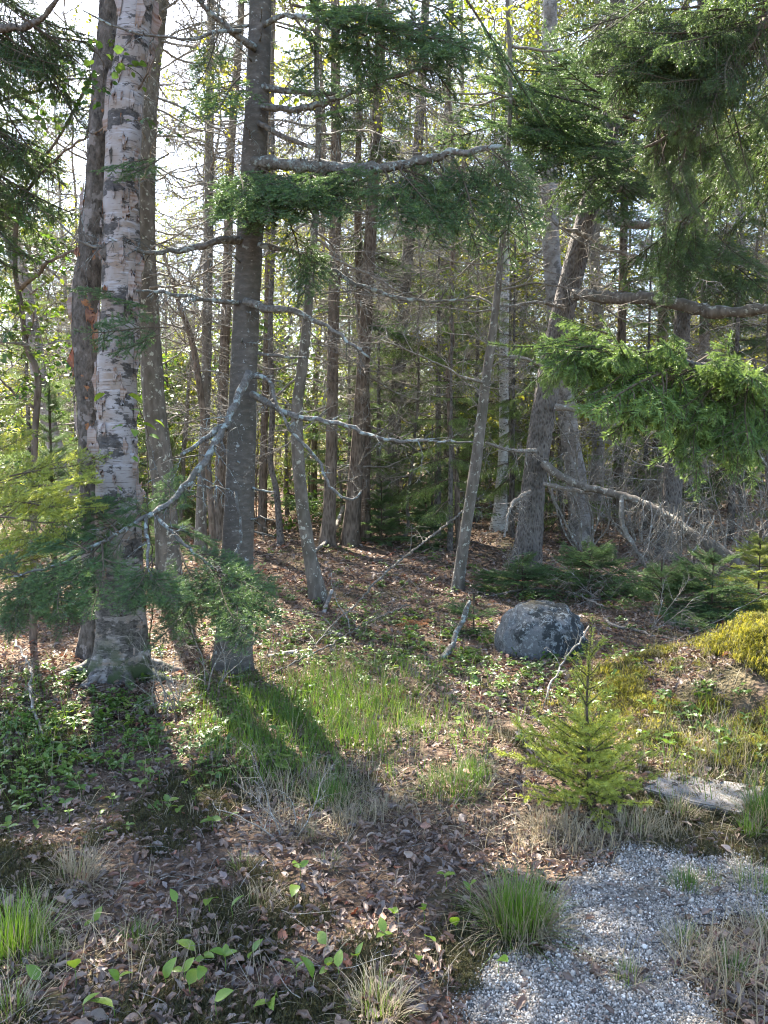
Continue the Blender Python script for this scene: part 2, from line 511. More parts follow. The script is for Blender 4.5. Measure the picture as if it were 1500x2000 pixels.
def scatter(name, group, pts, rot, scl, parent=None, off=(0, 0, 0), stuff=True, idx=None):
    pts = np.asarray(pts, float).reshape(-1, 3) - np.asarray(off, float)
    n = len(pts)
    me = bpy.data.meshes.new(name)
    me.vertices.add(n)
    me.vertices.foreach_set('co', pts.astype(np.float32).ravel())
    scl = np.asarray(scl, float)
    if scl.ndim == 1:
        scl = np.repeat(scl[:, None], 3, axis=1)
    me.attributes.new('rot', 'FLOAT_VECTOR', 'POINT').data.foreach_set('vector', np.asarray(rot, np.float32).ravel())
    me.attributes.new('scl', 'FLOAT_VECTOR', 'POINT').data.foreach_set('vector', scl.astype(np.float32).ravel())
    ix = rng.integers(0, group[1], n) if idx is None else idx
    me.attributes.new('idx', 'INT', 'POINT').data.foreach_set('value', np.asarray(ix, np.int32))
    me.update()
    o = obj(name, me, parent)
    md = o.modifiers.new('scatter', 'NODES')
    md.node_group = group[0]
    if stuff:
        o['kind'] = 'stuff'
    return o

# ---- needles and boughs
def unit(v):
    return v / (np.linalg.norm(v, axis=-1, keepdims=True) + 1e-9)
def needles(mb, A, B, tips, per_m, ln, wd, flat, r, mat=1, forward=0.75):
    A, B = np.asarray(A, float), np.asarray(B, float)
    L = np.linalg.norm(B - A, axis=1)
    n = np.maximum(4, (L * per_m).astype(int))
    i = np.repeat(np.arange(len(A)), n)
    t = r.random(len(i))
    ax = unit(B - A)[i]
    up = np.array((0, 0, 1.0))
    side = unit(np.cross(ax, up) + 1e-6)
    nrm = np.cross(side, ax)
    ph = r.random(len(i)) * 2 * math.pi
    rad = unit(np.cos(ph)[:, None] * side + (np.sin(ph) * (1 - flat) + flat * 0.25)[:, None] * nrm)
    d = unit(rad + ax * (forward + 0.25 * r.standard_normal(len(i)))[:, None])
    p = A[i] + (B - A)[i] * t[:, None]
    ll = ln * (0.75 + 0.5 * r.random(len(i)))
    wv = unit(np.cross(d, rad + 0.6 * r.standard_normal((len(i), 3)))) * wd * 0.5
    V = np.stack([p - wv, p + wv, p + d * ll[:, None]], axis=1).reshape(-1, 3)
    tp = np.repeat(np.asarray(tips)[i] * (0.35 + 0.65 * t), 3)
    k = np.arange(len(i)) * 3
    mb.add(V, np.stack([k, k + 1, k + 2], 1).tolist(), mat, tp)
def bough(kind, seed, mat, L=1.3, stem=None, per_m=None, wide=0.0034, ln_k=1.0, n_k=1.0, fwd=0.75):
    """a live conifer branch along +X with flat (fir) or hanging (spruce) sprays"""
    r = np.random.default_rng(seed)
    mb = MB()
    fir = kind == 'fir'
    droop = 0.10 if fir else 0.22
    t = np.linspace(0, 1, 16)
    main = np.stack([L * t, 0.05 * L * np.sin(t * 5 + seed) * t, -droop * L * t ** 1.6 + (0.06 if fir else 0.13) * L * t ** 3], 1)
    mb.add(*tube(main, 0.0065 * L * (1 - t) + 0.002, 5), 0)
    A, B, T = [], [], []
    def shoot(p, q, tip):
        A.append(p); B.append(q); T.append(tip)
    for k in range(3, 15):
        shoot(main[k], main[k + 1], 0.25 + 0.75 * (k > 11))
    n = int(25 * L / 1.3 * n_k)
    for k in range(n):
        tt = 0.10 + 0.88 * (k + r.random() * 0.7) / n
        p = np.array([np.interp(tt, t, main[:, j]) for j in range(3)])
        for s in (-1, 1):
            if r.random() < 0.1:
                continue
            ln = L * (0.44 if fir else 0.36) * min(1, (1.06 - tt) * 1.15) * min(1, 0.35 + tt * 2.0) * (0.7 + 0.5 * r.random())
            a = R(r.uniform(42, 64))
            dz = r.uniform(-0.16, 0.06) if fir else r.uniform(-0.7, -0.1)
            dv = unit(np.array((math.cos(a), s * math.sin(a), dz)))
            m_ = 5
            bp = [p]
            for j in range(m_):
                dv = unit(dv + np.array((0.10, 0, -0.03 if fir else -0.14)) + 0.10 * r.standard_normal(3))
                bp.append(bp[-1] + dv * ln / m_)
            bp = np.array(bp)
            mb.add(*tube(bp, np.linspace(0.0032, 0.0012, m_ + 1), 3, False), 0)
            for j in range(m_):
                if not (tt < 0.3 and j < 2):
                    shoot(bp[j], bp[j + 1], 0.9 if j == m_ - 1 else 0.15)
                if j and ln > 0.1:
                    for s2 in (-1, 1):
                        if r.random() < 0.18:
                            continue
                        sl = (0.055 + 0.07 * r.random()) * (1.25 - j / m_) * (0.6 + ln)
                        ax = unit(bp[j + 1] - bp[j])
                        sd = unit(np.cross(ax, np.array((0, 0, 1.0)))) * s2
                        sv = unit(ax * 0.8 + sd * 0.8 + np.array((0, 0, r.uniform(-0.1, 0.12) if fir else r.uniform(-0.75, 0.05))))
                        q = bp[j] + (bp[j + 1] - bp[j]) * r.random()
                        shoot(q, q + sv * sl, 0.95 if r.random() < 0.75 else 0.3)
    needles(mb, A, B, T, per_m or (430 if fir else 520), (0.019 if fir else 0.0145) * ln_k, wide, 0.75 if fir else 0.25, r, forward=fwd)
    return mb.mesh(kind + '_bough', [stem or STEM, mat], smooth=False)
FIRS = [source('fir_bough_source', bough('fir', s, FIR_N)) for s in (1, 2, 3)]
SPRS = [source('spruce_bough_source', bough('spruce', s, SPR_N)) for s in (4, 5, 6)]
DRKS = [source('dark_bough_source', bough('spruce', s, DRK_N)) for s in (7, 8, 9)]
G_FIR, G_SPR, G_DRK = scatter_group('fir_scatter', FIRS), scatter_group('spruce_scatter', SPRS), scatter_group('dark_scatter', DRKS)
FAR = dict(per_m=130, wide=0.0085, ln_k=1.25)
F_FIR = scatter_group('far_fir_scatter', [source('far_fir_source', bough('fir', s, FIR_N, **FAR)) for s in (1, 2, 3)])
F_SPR = scatter_group('far_spruce_scatter', [source('far_spruce_source', bough('spruce', s, SPR_N, **FAR)) for s in (4, 5, 6)])
F_DRK = scatter_group('far_dark_scatter', [source('far_dark_source', bough('spruce', s, DRK_N, **FAR)) for s in (7, 8, 9)])
NEAR = dict(L=0.65, per_m=640, wide=0.0030, ln_k=0.92)
N_FIR = scatter_group('near_fir_scatter', [source('near_fir_source', bough('fir', s, FIR_N, **NEAR)) for s in (61, 62, 63, 64)])
N_SPR = scatter_group('near_spruce_scatter', [source('near_spruce_source', bough('spruce', s, SPR_N, L=0.65, per_m=900, wide=0.0034, ln_k=1.25, n_k=0.8, fwd=1.1)) for s in (65, 66, 67, 68)])
N_YNG = scatter_group('near_young_scatter', [source('near_young_source', bough('fir', s, YOUNG_N, **NEAR)) for s in (71, 72, 73)])
YNGS = [source('young_bough_source', bough('fir', s, YOUNG_N, 0.9)) for s in (10, 11)]
G_YNG = scatter_group('young_scatter', YNGS)

def dead_branch(seed, L=1.4, r0=0.011, mat=None, dens=1.0, droop=0.12, lev=3):
    """a bare branch along +X, forking into fine twigs"""
    r = np.random.default_rng(seed)
    mb = MB()
    def grow(p, d, ln, rad, lv):
        k = max(4, int(ln / 0.07))
        pts, dd = [p], d
        for _ in range(k):
            dd = unit(dd + 0.13 * r.standard_normal(3) + np.array((0, 0, -droop * 0.25 if lv == 0 else -0.03)))
            pts.append(pts[-1] + dd * ln / k)
        pts = np.array(pts)
        mb.add(*tube(pts, rad * (1 - np.linspace(0, 0.8, k + 1)) + 0.0006, 5 if lv == 0 else 3, False), 0)
        if lv >= lev - 1:
            return
        nb = int((ln / 0.09 if lv == 0 else ln / 0.07) * dens)
        for _ in range(nb):
            tt = r.uniform(0.12, 1.0)
            i = min(k - 1, int(tt * k))
            ax = unit(pts[i + 1] - pts[i])
            sd = unit(np.cross(ax, unit(r.standard_normal(3)) + np.array((0, 0, 0.8))))
            a = R(r.uniform(30, 75))
            grow(pts[i] + (pts[i + 1] - pts[i]) * r.random(), unit(ax * math.cos(a) + sd * math.sin(a)), ln * r.uniform(0.18, 0.42) * (1.15 - 0.6 * tt), rad * 0.42 * (1.1 - 0.6 * tt), lv + 1)
    grow(np.zeros(3), unit(np.array((1, 0, 0.1))), L, r0, 0)
    return mb.mesh('dead_branch', mat or TWIG)
DEADS = [dead_branch(s, 1.4, 0.012) for s in range(20, 27)]

G_DEAD = scatter_group('dead_twig_scatter', [source('dead_twig_source', d) for d in DEADS])
def leaf_blade(ln, wd, fold, curl, seg=4, pointed=1.0):
    """a small ovate blade along +X; returns verts and quads"""
    V = []
    for i in range(seg + 1):
        t = i / seg
        wv = wd * 0.5 * (math.sin(math.pi * min(1, t * 0.92 + 0.06)) ** (0.75)) * (1.12 - 0.35 * t * pointed) if 0 < i < seg else 0.002
        z = curl * ln * (t - t * t) * 4 * 0.25 - curl * ln * 0.3 * t
        for y in (-1, 0, 1):
            V.append((ln * t, y * wv, z + (abs(y) * wv * fold)))
    Fs = []
    for i in range(seg):
        for j in range(2):
            a = i * 3 + j
            Fs.append((a, a + 3, a + 4, a + 1))
    return np.array(V), Fs
def rotm(rx, ry, rz):
    return np.array(Matrix.Rotation(rz, 3, 'Z') @ Matrix.Rotation(ry, 3, 'Y') @ Matrix.Rotation(rx, 3, 'X'))
def leafy(seed, mat, n=26, L=0.6, ln=0.05, wd=0.035):
    r = np.random.default_rng(seed)
    mb = MB()
    t = np.linspace(0, 1, 7)
    main = np.stack([L * t, 0.08 * np.sin(t * 4 + seed), 0.05 * np.sin(t * 3) - 0.1 * t * t], 1)
    mb.add(*tube(main, 0.0035 * (1 - t) + 0.001, 3, False), 0)
    for k in range(n):
        tt = r.uniform(0.15, 1)
        p = np.array([np.interp(tt, t, main[:, j]) for j in range(3)])
        az = r.uniform(0, 2 * math.pi)
        q = p + np.array((math.cos(az), math.sin(az), r.uniform(-0.3, 0.5))) * r.uniform(0.03, 0.13)
        mb.add(*tube(np.array([p, q]), 0.0009, 3, False), 0)
        sc = r.uniform(0.6, 1.2)
        V, Fs = leaf_blade(ln * sc, wd * sc, 0.25, r.uniform(0, 0.5), 3)
        mb.add(q + V @ rotm(r.normal(0, 0.5), r.uniform(-0.2, 0.7), az).T, Fs, 1)
    return mb.mesh('leafy_twig', [STEM, mat])
G_LEAF = scatter_group('spring_leaf_scatter', [source('leaf_source', leafy(s, SPRING, 30)) for s in (30, 31, 32)])
G_MAPLE = scatter_group('maple_leaf_scatter', [source('maple_source', leafy(s, MAPLE, 16, 0.45, 0.07, 0.06)) for s in (33, 34, 35)])

# ------------------------------------------------------------------ the ground
def axis(a, b, fine0, fine1, df, dc):
    x = [a]
    while x[-1] < b:
        v = x[-1]
        d = df if fine0 <= v <= fine1 else min(dc, df + 0.12 * (fine0 - v if v < fine0 else v - fine1))
        x.append(v + d)
    return np.array(x)
xs = np.concatenate([-axis(0, 400, -1, 4, 0.06, 40)[::-1][:-1], axis(0, 400, -1, 4, 0.06, 40)])
ys = np.concatenate([-axis(0, 400, -1, 0.5, 0.2, 40)[::-1][:-1], axis(0, 600, -1, 9, 0.06, 40)])
XX, YY = np.meshgrid(xs, ys)
ZZ = gz(XX, YY)
nx, ny = len(xs), len(ys)
ii = (np.arange(ny - 1)[:, None] * nx + np.arange(nx - 1)[None]).ravel()
ground = obj('ground', mesh('ground', np.stack([XX, YY, ZZ], -1).reshape(-1, 3), np.stack([ii, ii + 1, ii + nx + 1, ii + nx], 1), FLOOR))
ground['kind'] = 'structure'
ground['label'] = 'brown forest floor of soil and leaf litter'

# gravel patch: mask in plan
def poly_mask(px_poly):
    q = np.array([G(*p)[:2] for p in px_poly])
    def inside(x, y):
        c = np.zeros(x.shape, bool)
        j = len(q) - 1
        for i in range(len(q)):
            xi, yi, xj, yj = q[i][0], q[i][1], q[j][0], q[j][1]
            c ^= ((yi > y) != (yj > y)) & (x < (xj - xi) * (y - yi) / (yj - yi + 1e-12) + xi)
            j = i
        return c
    return q, inside
GQ1, in_g1 = poly_mask([(1080, 1725), (1160, 1690), (1290, 1655), (1400, 1668), (1520, 1690), (1600, 1740), (1510, 1795), (1390, 1795), (1345, 1830), (1320, 1890), (1220, 1885), (1140, 1850), (1085, 1800)])
GQ2, in_g2 = poly_mask([(965, 1905), (1050, 1872), (1150, 1880), (1260, 1900), (1330, 1945), (1370, 2000), (1390, 2090), (940, 2090), (950, 1985)])
GQ = np.vstack([GQ1, GQ2])
in_gravel = lambda x, y: in_g1(x, y) | in_g2(x, y)
def gravel_keep(x, y):
    jx = 0.10 * (vnoise(x, y, 7) - 0.5) + 0.06 * (vnoise(x, y, 17) - 0.5)
    jy = 0.10 * (vnoise(x + 9, y, 7) - 0.5) + 0.06 * (vnoise(x + 9, y, 17) - 0.5)
    return in_gravel(x + jx * 1.6, y + jy * 1.6)
def gravel_soft(x, y):
    q = np.random.default_rng(5)
    f = np.zeros(np.shape(x))
    for k in range(9):
        f = f + gravel_keep(x + q.normal(0, 0.05), y + q.normal(0, 0.05))
    return f / 9
gx, gy = np.meshgrid(np.arange(GQ[:, 0].min() - .1, GQ[:, 0].max() + .1, 0.03), np.arange(GQ[:, 1].min() - .1, GQ[:, 1].max() + .1, 0.03))
gn = gx.shape[1]
keep = gravel_soft(gx[:-1, :-1] + 0.015, gy[:-1, :-1] + 0.015) > 0.75
qi = (np.arange(gx.shape[0] - 1)[:, None] * gn + np.arange(gn - 1)[None])[keep]
gp = obj('gravel_path', mesh('gravel_path', np.stack([gx, gy, gz(gx, gy) + 0.005], -1).reshape(-1, 3), np.stack([qi, qi + 1, qi + gn + 1, qi + gn], 1), GRAVEL))
gp['kind'] = 'structure'

# pebbles
def pebble(seed):
    r = np.random.default_rng(seed)
    import bmesh
    bm = bmesh.new()
    bmesh.ops.create_icosphere(bm, subdivisions=1, radius=1)
    s = r.uniform(0.6, 1.1, 3) * np.array((1.1, 1, 0.7))
    for v in bm.verts:
        v.co = Vector(np.array(v.co) * s * (1 + 0.16 * r.standard_normal()))
    me = bpy.data.meshes.new('pebble')
    bm.to_mesh(me); bm.free()
    me.materials.append(PEBBLE)
    return me
G_PEB = scatter_group('pebble_scatter', [source('pebble_source', pebble(s)) for s in range(5)])
n = 110000
x = rng.uniform(GQ[:, 0].min() - .1, GQ[:, 0].max() + .1, n); y = rng.uniform(GQ[:, 1].min() - .1, GQ[:, 1].max() + .1, n)
k = (rng.random(n) < gravel_soft(x, y) ** 1.5) & (rng.random(n) < 1.25 - 1.1 * np.clip((vnoise(x, y, 5) * 0.6 + vnoise(x, y, 13) * 0.4 - 0.5) * 4, 0, 1))
x, y = x[k], y[k]; n = len(x)
sz = 0.0018 + 0.0040 * rng.random(n) ** 2.4
sz[rng.random(n) < 0.012] *= 2.2
o = scatter('gravel', G_PEB, np.stack([x, y, gz(x, y) + 0.005 + sz * 0.35], 1), rng.uniform(0, 6.28, (n, 3)), sz)
o['label'] = 'loose pale grey gravel beside the leaf litter'
tag_ = o

# ------------------------------------------------------------------ trunks and branches
def px_path(d, pts):
    """[(px, py, width px)] on the plane y = d (d may also be a 4th item) -> [(x, y, z, radius)]"""
    out = []
    for q in pts:
        dd = q[3] if len(q) > 3 else d
        p = P(q[0], q[1], dd)
        zc = dd * CP - (p[2] - CAM_Z) * SP
        out.append((*p, q[2] / F * zc / 2))
    return out
def trunk_mesh(name, path4, mat, sides=20, step=0.06, flare=0.35, rough=0.05, off=(0, 0, 0), lobes=5, rscale=5.0):
    q = smooth_path(path4, step)
    pts, rad = q[:, :3], np.maximum(q[:, 3], 0.004)
    h = pts[:, 2] - pts[0, 2]
    T, U, W = frames(pts)
    a = np.linspace(0, 2 * math.pi, sides, endpoint=False)
    ph = random.random() * 6
    V = []
    for i in range(len(pts)):
        f = math.exp(-max(0, h[i]) / (rad[0] * 2.2 + 0.05)) * flare
        row = []
        for j, aj in enumerate(a):
            dv = U[i] * math.cos(aj) + W[i] * math.sin(aj)
            nz = noise.fractal(Vector((dv[0] * rscale * 0.5 + ph, dv[1] * rscale * 0.5, pts[i][2] * rscale * 0.6)), 0.7, 2.0, 3)
            rr = rad[i] * (1 + rough * nz + f * (1 + 0.55 * math.sin(lobes * aj + ph)))
            row.append(pts[i] + dv * rr)
        V += row
    n, s = len(pts), sides
    Fs = [(i * s + j, i * s + (j + 1) % s, (i + 1) * s + (j + 1) % s, (i + 1) * s + j) for i in range(n - 1) for j in range(s)]
    return mesh(name, np.array(V) - np.asarray(off, float), Fs, mat)
def extend(path4, height, bend=0.6, tip=0.02):
    """carry a trunk on above the picture to its full height"""
    p = [np.array(q, float) for q in path4]
    d = unit(p[-1][:3] - p[-2][:3])
    while p[-1][2] < height:
        d = unit(d * 1.0 + np.array((0, 0, 0.35)) + 0.05 * rng.standard_normal(3))
        left = max(0.05, height - p[-1][2])
        st = min(1.0, left + 0.05)
        r_ = p[-1][3] + (tip - p[-1][3]) * min(1, st / left)
        p.append(np.array((*(p[-1][:3] + d * st), r_)))
    return p
def root(path4):
    """sink the first point of a trunk a little into the ground"""
    p = [np.array(q, float) for q in path4]
    g0 = float(gz(p[0][0], p[0][1]))
    p[0][2] = g0
    s = p[0].copy()
    s[2] -= 0.12
    return [s] + p
def tree(name, label, cat, d, pts, height, mat, group=None, **kw):
    p4 = root(extend(px_path(d, pts), height))
    base = np.array((p4[1][0], p4[1][1], p4[1][2]))
    t = thing(name, label, cat, base, group)
    obj('trunk', trunk_mesh('trunk', p4, mat, off=base, **kw), t)
    return t, np.array(p4), base
def at_height(p4, z):
    return np.array([np.interp(z, p4[:, 2], p4[:, j]) for j in range(4)])
def limb(t, base, pts4, mat, name='branch', sides=8, twigs=0, seed=0, tw_len=0.5, mesh_step=0.05, droop=0.1):
    """one branch of a thing as a part; side twigs hang off it in the same mesh"""
    q = smooth_path(pts4, mesh_step)
    q[:, :3] += 0.006 * rng.standard_normal((len(q), 3)) * np.clip(np.linspace(0, 6, len(q)), 0, 1)[:, None]
    mb = MB()
    rad = np.maximum(q[:, 3], 0.0015)
    rad = rad * (1 + 0.10 * rng.standard_normal(len(rad)))
    mb.add(*tube(q[:, :3], rad, sides), 0)
    r = np.random.default_rng(seed + 500)
    for _ in range(twigs):
        i = int(r.uniform(0.2, 0.99) * (len(q) - 2))
        ax = unit(q[i + 1, :3] - q[i, :3])
        sd = unit(np.cross(ax, unit(r.standard_normal(3))))
        dv = unit(ax * r.uniform(0.2, 0.8) + sd)
        ln = tw_len * r.uniform(0.3, 1.0)
        def tw(p, dv, ln, rad, lv):
            k = 5
            pp = [p]
            for _ in range(k):
                dv = unit(dv + 0.16 * r.standard_normal(3) + np.array((0, 0, -droop)))
                pp.append(pp[-1] + dv * ln / k)
            mb.add(*tube(np.array(pp), np.linspace(rad, 0.0008, k + 1), 3, False), 0)
            if lv < 2:
                for _ in range(r.integers(2, 5)):
                    j = r.integers(1, k)
                    sd = unit(np.cross(dv, unit(r.standard_normal(3))))
                    tw(pp[j], unit(dv * 0.6 + sd * 0.8), ln * r.uniform(0.3, 0.55), rad * 0.5, lv + 1)
        tw(q[i, :3], dv, ln, min(0.006, max(0.002, q[i, 3] * 0.5)), 0)
    return obj(name, mb.mesh(name, mat, base), t)
def aim(d, roll=0.0):
    """euler angles that carry +X to direction d"""
    d = unit(np.asarray(d, float))
    return (roll, -math.asin(max(-1, min(1, d[2]))), math.atan2(d[1], d[0]))

def conifer_crown(t, p4, base, zb, H, Rr, group, dens=1.0, tilt0=-18, tilt1=30, name='crown', power=0.8, L0=1.3, az_keep=None, seed=0, inner=0.0):
    r = np.random.default_rng(seed + 900)
    pts, rot, scl = [], [], []
    z = zb
    while z < H - 0.1:
        f = (z - zb) / (H - zb)
        ln = max(0.25, Rr * (1 - f) ** power) * r.uniform(0.75, 1.15)
        c = at_height(p4, z)
        for k in range(max(3, int(r.uniform(4, 6.5) * dens))):
            az = r.uniform(0, 2 * math.pi)
            if az_keep and not az_keep(az):
                continue
            tl = R(tilt0 + (tilt1 - tilt0) * f + r.normal(0, 7))
            l2 = ln * r.uniform(0.7, 1.1)
            s0 = inner * l2 * r.random()
            dv = np.array((math.cos(az) * math.cos(tl), math.sin(az) * math.cos(tl), math.sin(tl)))
            pts.append(c[:3] + dv * s0)
            rot.append((r.normal(0, 0.15), -tl, az))
            sc = (l2 - s0 * 0.5) / L0
            scl.append(sc)
        z += r.uniform(0.2, 0.34) / max(0.6, dens) * (0.55 + 0.45 * (1 - f))
    return scatter(name, group, pts, rot, np.array(scl), t, base)
def leaf_crown(t, p4, base, zb, H, Rr, group, n, name='crown', seed=0, scale=(0.8, 1.5), cut=None):
    r = np.random.default_rng(seed + 1300)
    pts, rot, scl = [], [], []
    cen = at_height(p4, (zb + H) / 2)[:3]
    clumps = [cen + np.array((r.normal() * Rr * 0.5, r.normal() * Rr * 0.5, r.uniform(-0.5, 0.5) * (H - zb))) for _ in range(max(5, n // 14))]
    for i in range(n):
        c = clumps[r.integers(len(clumps))]
        p = c + r.standard_normal(3) * np.array((0.28, 0.28, 0.2)) * max(0.7, Rr * 0.45)
        if cut is not None and not cut(p):
            continue
        dv = p - cen
        pts.append(p)
        rot.append((r.normal(0, 0.4), r.normal(0, 0.5), math.atan2(dv[1], dv[0]) + r.normal(0, 0.7)))
        scl.append(r.uniform(*scale))
    return scatter(name, group, pts, rot, np.array(scl), t, base)
def twig_haze(t, p4, base, z0, z1, n, lens, seed=0, name='twigs'):
    """the fine bare twigs round a trunk that are too many to pick apart"""
    r = np.random.default_rng(seed + 3100)
    pts, rot, scl = [], [], []
    for i in range(n):
        c = at_height(p4, r.uniform(z0, z1))
        a = r.uniform(0, 2 * math.pi)
        pts.append(c[:3]); rot.append((r.uniform(0, 6.28), -R(r.uniform(-28, 28)), a)); scl.append(r.uniform(*lens) / 1.4)
    return scatter(name, G_DEAD, pts, rot, np.array(scl), t, base)
def add_dead(t, p4, base, z0, z1, n, lens, mat=None, seed=0, az=None, name='branch'):
    """bare lower branches round a trunk, each a part"""
    r = np.random.default_rng(seed + 77)
    for i in range(n):
        z = r.uniform(min(z0, z1 * 0.6), z1)
        c = at_height(p4, z)
        a = r.uniform(0, 2 * math.pi) if az is None else az(r)
        tl = R(r.uniform(-25, 15))
        s = r.uniform(*lens) / 1.4
        obj(name, DEADS[r.integers(len(DEADS))], t, c[:3] - base + np.array((math.cos(a), math.sin(a), 0)) * c[3] * 0.7, (r.uniform(0, 6.28), -tl, a), (s, s, s))

# ------------------------------------------------------------------ the paper birch with peeling bark
def flap(t, base, p4, z, ang, wd, ht, curl, mat, seed=0, name='bark_curl', thick=0.002):
    """a sheet of bark still held along one vertical edge of the trunk, its free side rolled outwards"""
    r = np.random.default_rng(seed + 40)
    c = at_height(p4, z)
    nu, nv = 9, 6
    V = []
    for j in range(nv):
        v = j / (nv - 1) - 0.5
        wj = wd * (1.05 - 0.9 * abs(v)) * r.uniform(0.55, 1.1)
        zz = z + v * ht
        cc = at_height(p4, zz)
        th = ang
        p = cc[:3] + np.array((math.cos(th), math.sin(th), 0)) * (cc[3] + 0.003)
        tdir = th + math.pi / 2 * (1 if curl > 0 else -1)
        for i in range(nu):
            V.append(p + np.array((0, 0, 0.012 * r.standard_normal() if 0 < i else 0)))
            tdir -= curl * (wj / (nu - 1)) * (0.6 + 0.9 * i / nu)
            p = p + np.array((math.cos(tdir), math.sin(tdir), -0.15 * abs(v))) * wj / (nu - 1)
    Fs = [(j * nu + i, j * nu + i + 1, (j + 1) * nu + i + 1, (j + 1) * nu + i) for j in range(nv - 1) for i in range(nu - 1)]
    o = obj(name, mesh(name, np.array(V) - base, Fs, mat), t)
    md = o.modifiers.new('thickness', 'SOLIDIFY')
    md.thickness = thick
    return o
birch, bp4, bb = tree('paper_birch', 'large pale birch with peeling papery bark and black scars', 'birch tree', 5.3,
    [(236, 1338, 104), (238, 1250, 90), (233, 1100, 86), (230, 1000, 84), (228, 850, 75), (230, 700, 76), (237, 560, 73), (237, 400, 68), (246, 200, 66), (268, 0, 62), (275, -120, 60)], 13,
    BIRCH, sides=36, step=0.035, flare=0.30, rough=0.06, lobes=6)
zz = lambda py, d=5.3: P(0, py, d)[2]
for i, (py, ang, wd, ht, curl, mt) in enumerate([
    (40, 0.1, 0.12, 0.30, 11, CURL), (95, 0.2, 0.07, 0.26, 15, CURL), (30, -1.2, 0.07, 0.22, 14, CURL), (10, -2.2, 0.06, 0.2, -14, CURL),
    (150, -1.9, 0.05, 0.16, 16, CURL), (210, -2.4, 0.08, 0.35, -9, CURL), (335, -0.6, 0.05, 0.18, 18, CURL), (395, -0.8, 0.06, 0.10, 14, CURL),
    (425, -1.2, 0.06, 0.08, 15, CURL), (500, -2.2, 0.05, 0.12, -18, CURL), (530, -0.45, 0.08, 0.22, 12, CURL), (560, -0.9, 0.06, 0.16, 15, CURL),
    (600, -0.6, 0.06, 0.15, 16, CURL), (640, -2.6, 0.07, 0.2, -12, INNER), (690, -0.35, 0.06, 0.22, 16, CURL), (740, -2.7, 0.06, 0.22, -16, CURL),
    (770, -1.1, 0.05, 0.10, 16, CURL), (800, -2.0, 0.05, 0.12, -18, CURL), (858, -2.5, 0.13, 0.16, -8, CURL), (880, -2.2, 0.10, 0.12, -12, CURL),
    (900, -0.5, 0.07, 0.16, 14, CURL), (965, -0.25, 0.09, 0.16, 12, CURL), (1000, -2.0, 0.05, 0.1, -15, CURL), (1235, -2.4, 0.05, 0.12, -14, CURL),
    (1265, -1.0, 0.05, 0.1, 14, CURL), (1215, -0.6, 0.05, 0.12, 15, CURL), (1290, -1.7, 0.04, 0.10, 18, CURL)]):
    flap(birch, bb, bp4, zz(py), ang, wd, ht, curl, mt, i)
rf = np.random.default_rng(31)
for i in range(110):
    a_f = rf.uniform(-2.9, -0.2)
    flap(birch, bb, bp4, rf.uniform(0.5, 5.0), a_f, rf.uniform(0.015, 0.06), rf.uniform(0.02, 0.11), rf.uniform(14, 40) * (1 if a_f > -1.57 else -1) * (1 if rf.random() < 0.8 else -1), (CURL, BIRCH, CURL, INNER if rf.random() < 0.3 else OLD_BIRCH)[int(rf.integers(4))], 900 + i)
for i, (dx, dy, ln) in enumerate([(0.9, -0.25, 0.55), (-0.9, -0.3, 0.5), (0.45, -0.8, 0.45), (-0.4, -0.8, 0.4), (0.8, 0.5, 0.5)]):
    d2 = unit(np.array((dx, dy)))
    pts = []
    for k in range(5):
        s = 0.13 + ln * k / 4
        x, y = bb[0] + d2[0] * s, bb[1] + d2[1] * s
        pts.append((x, y, float(gz(x, y)) + 0.10 * (1 - k / 4) ** 2 - 0.012 * k, 0.05 * (1 - k / 5)))
    limb(birch, bb, pts, BIRCH, 'root', 8)
for k in range(9):                       # leafy limbs high above
    z = 5.6 + k * 0.75
    c = at_height(bp4, z)
    a = k * 2.4
    ln = 2.2 - k * 0.15
    q = [(*(c[:3] + np.array((math.cos(a), math.sin(a), 0.75)) * ln * s + np.array((0, 0, -0.2 * s * s))), max(0.004, c[3] * 0.4 * (1 - s))) for s in (0, 0.3, 0.6, 1)]
    limb(birch, bb, q, SLIM_BIRCH, 'branch', 6, 6, k, 0.7)
leaf_crown(birch, bp4, bb, 6.8, 13.2, 2.0, G_LEAF, 130, seed=1)

old, op4, ob = tree('old_birch', 'dark rough birch stem with orange curls, close behind the pale birch', 'birch tree', 5.75,
    [(196, 1290, 66), (192, 1100, 60), (186, 950, 58), (184, 850, 58), (178, 720, 60), (168, 600, 52), (178, 480, 44), (190, 330, 40), (205, 180, 50), (222, 0, 52)], 11,
    OLD_BIRCH, sides=28, step=0.04, rough=0.13, rscale=9)
zo = lambda py: P(0, py, 5.75)[2]
for i, (py, ang, wd, ht, curl, mt) in enumerate([(700, -2.9, 0.20, 0.24, -5, INNER), (735, 2.9, 0.12, 0.14, -9, INNER), (495, -2.3, 0.06, 0.05, -14, INNER), (620, -1.3, 0.10, 0.07, 10, INNER),
    (585, -2.6, 0.07, 0.3, -14, CURL), (545, -2.8, 0.06, 0.2, -16, OLD_BIRCH), (645, -2.9, 0.05, 0.22, -16, INNER), (660, -1.0, 0.05, 0.2, 14, INNER), (440, -2.9, 0.06, 0.25, -16, OLD_BIRCH), (390, -2.5, 0.05, 0.2, -16, CURL), (820, -2.7, 0.05, 0.25, -15, CURL), (250, -2.9, 0.06, 0.3, -14, OLD_BIRCH), (120, -2.8, 0.05, 0.25, -14, OLD_BIRCH)]):
    flap(old, ob, op4, zo(py), ang, wd, ht, curl, mt, 60 + i)
leaf_crown(old, op4, ob, 6.8, 11.3, 1.5, G_LEAF, 60, seed=2)

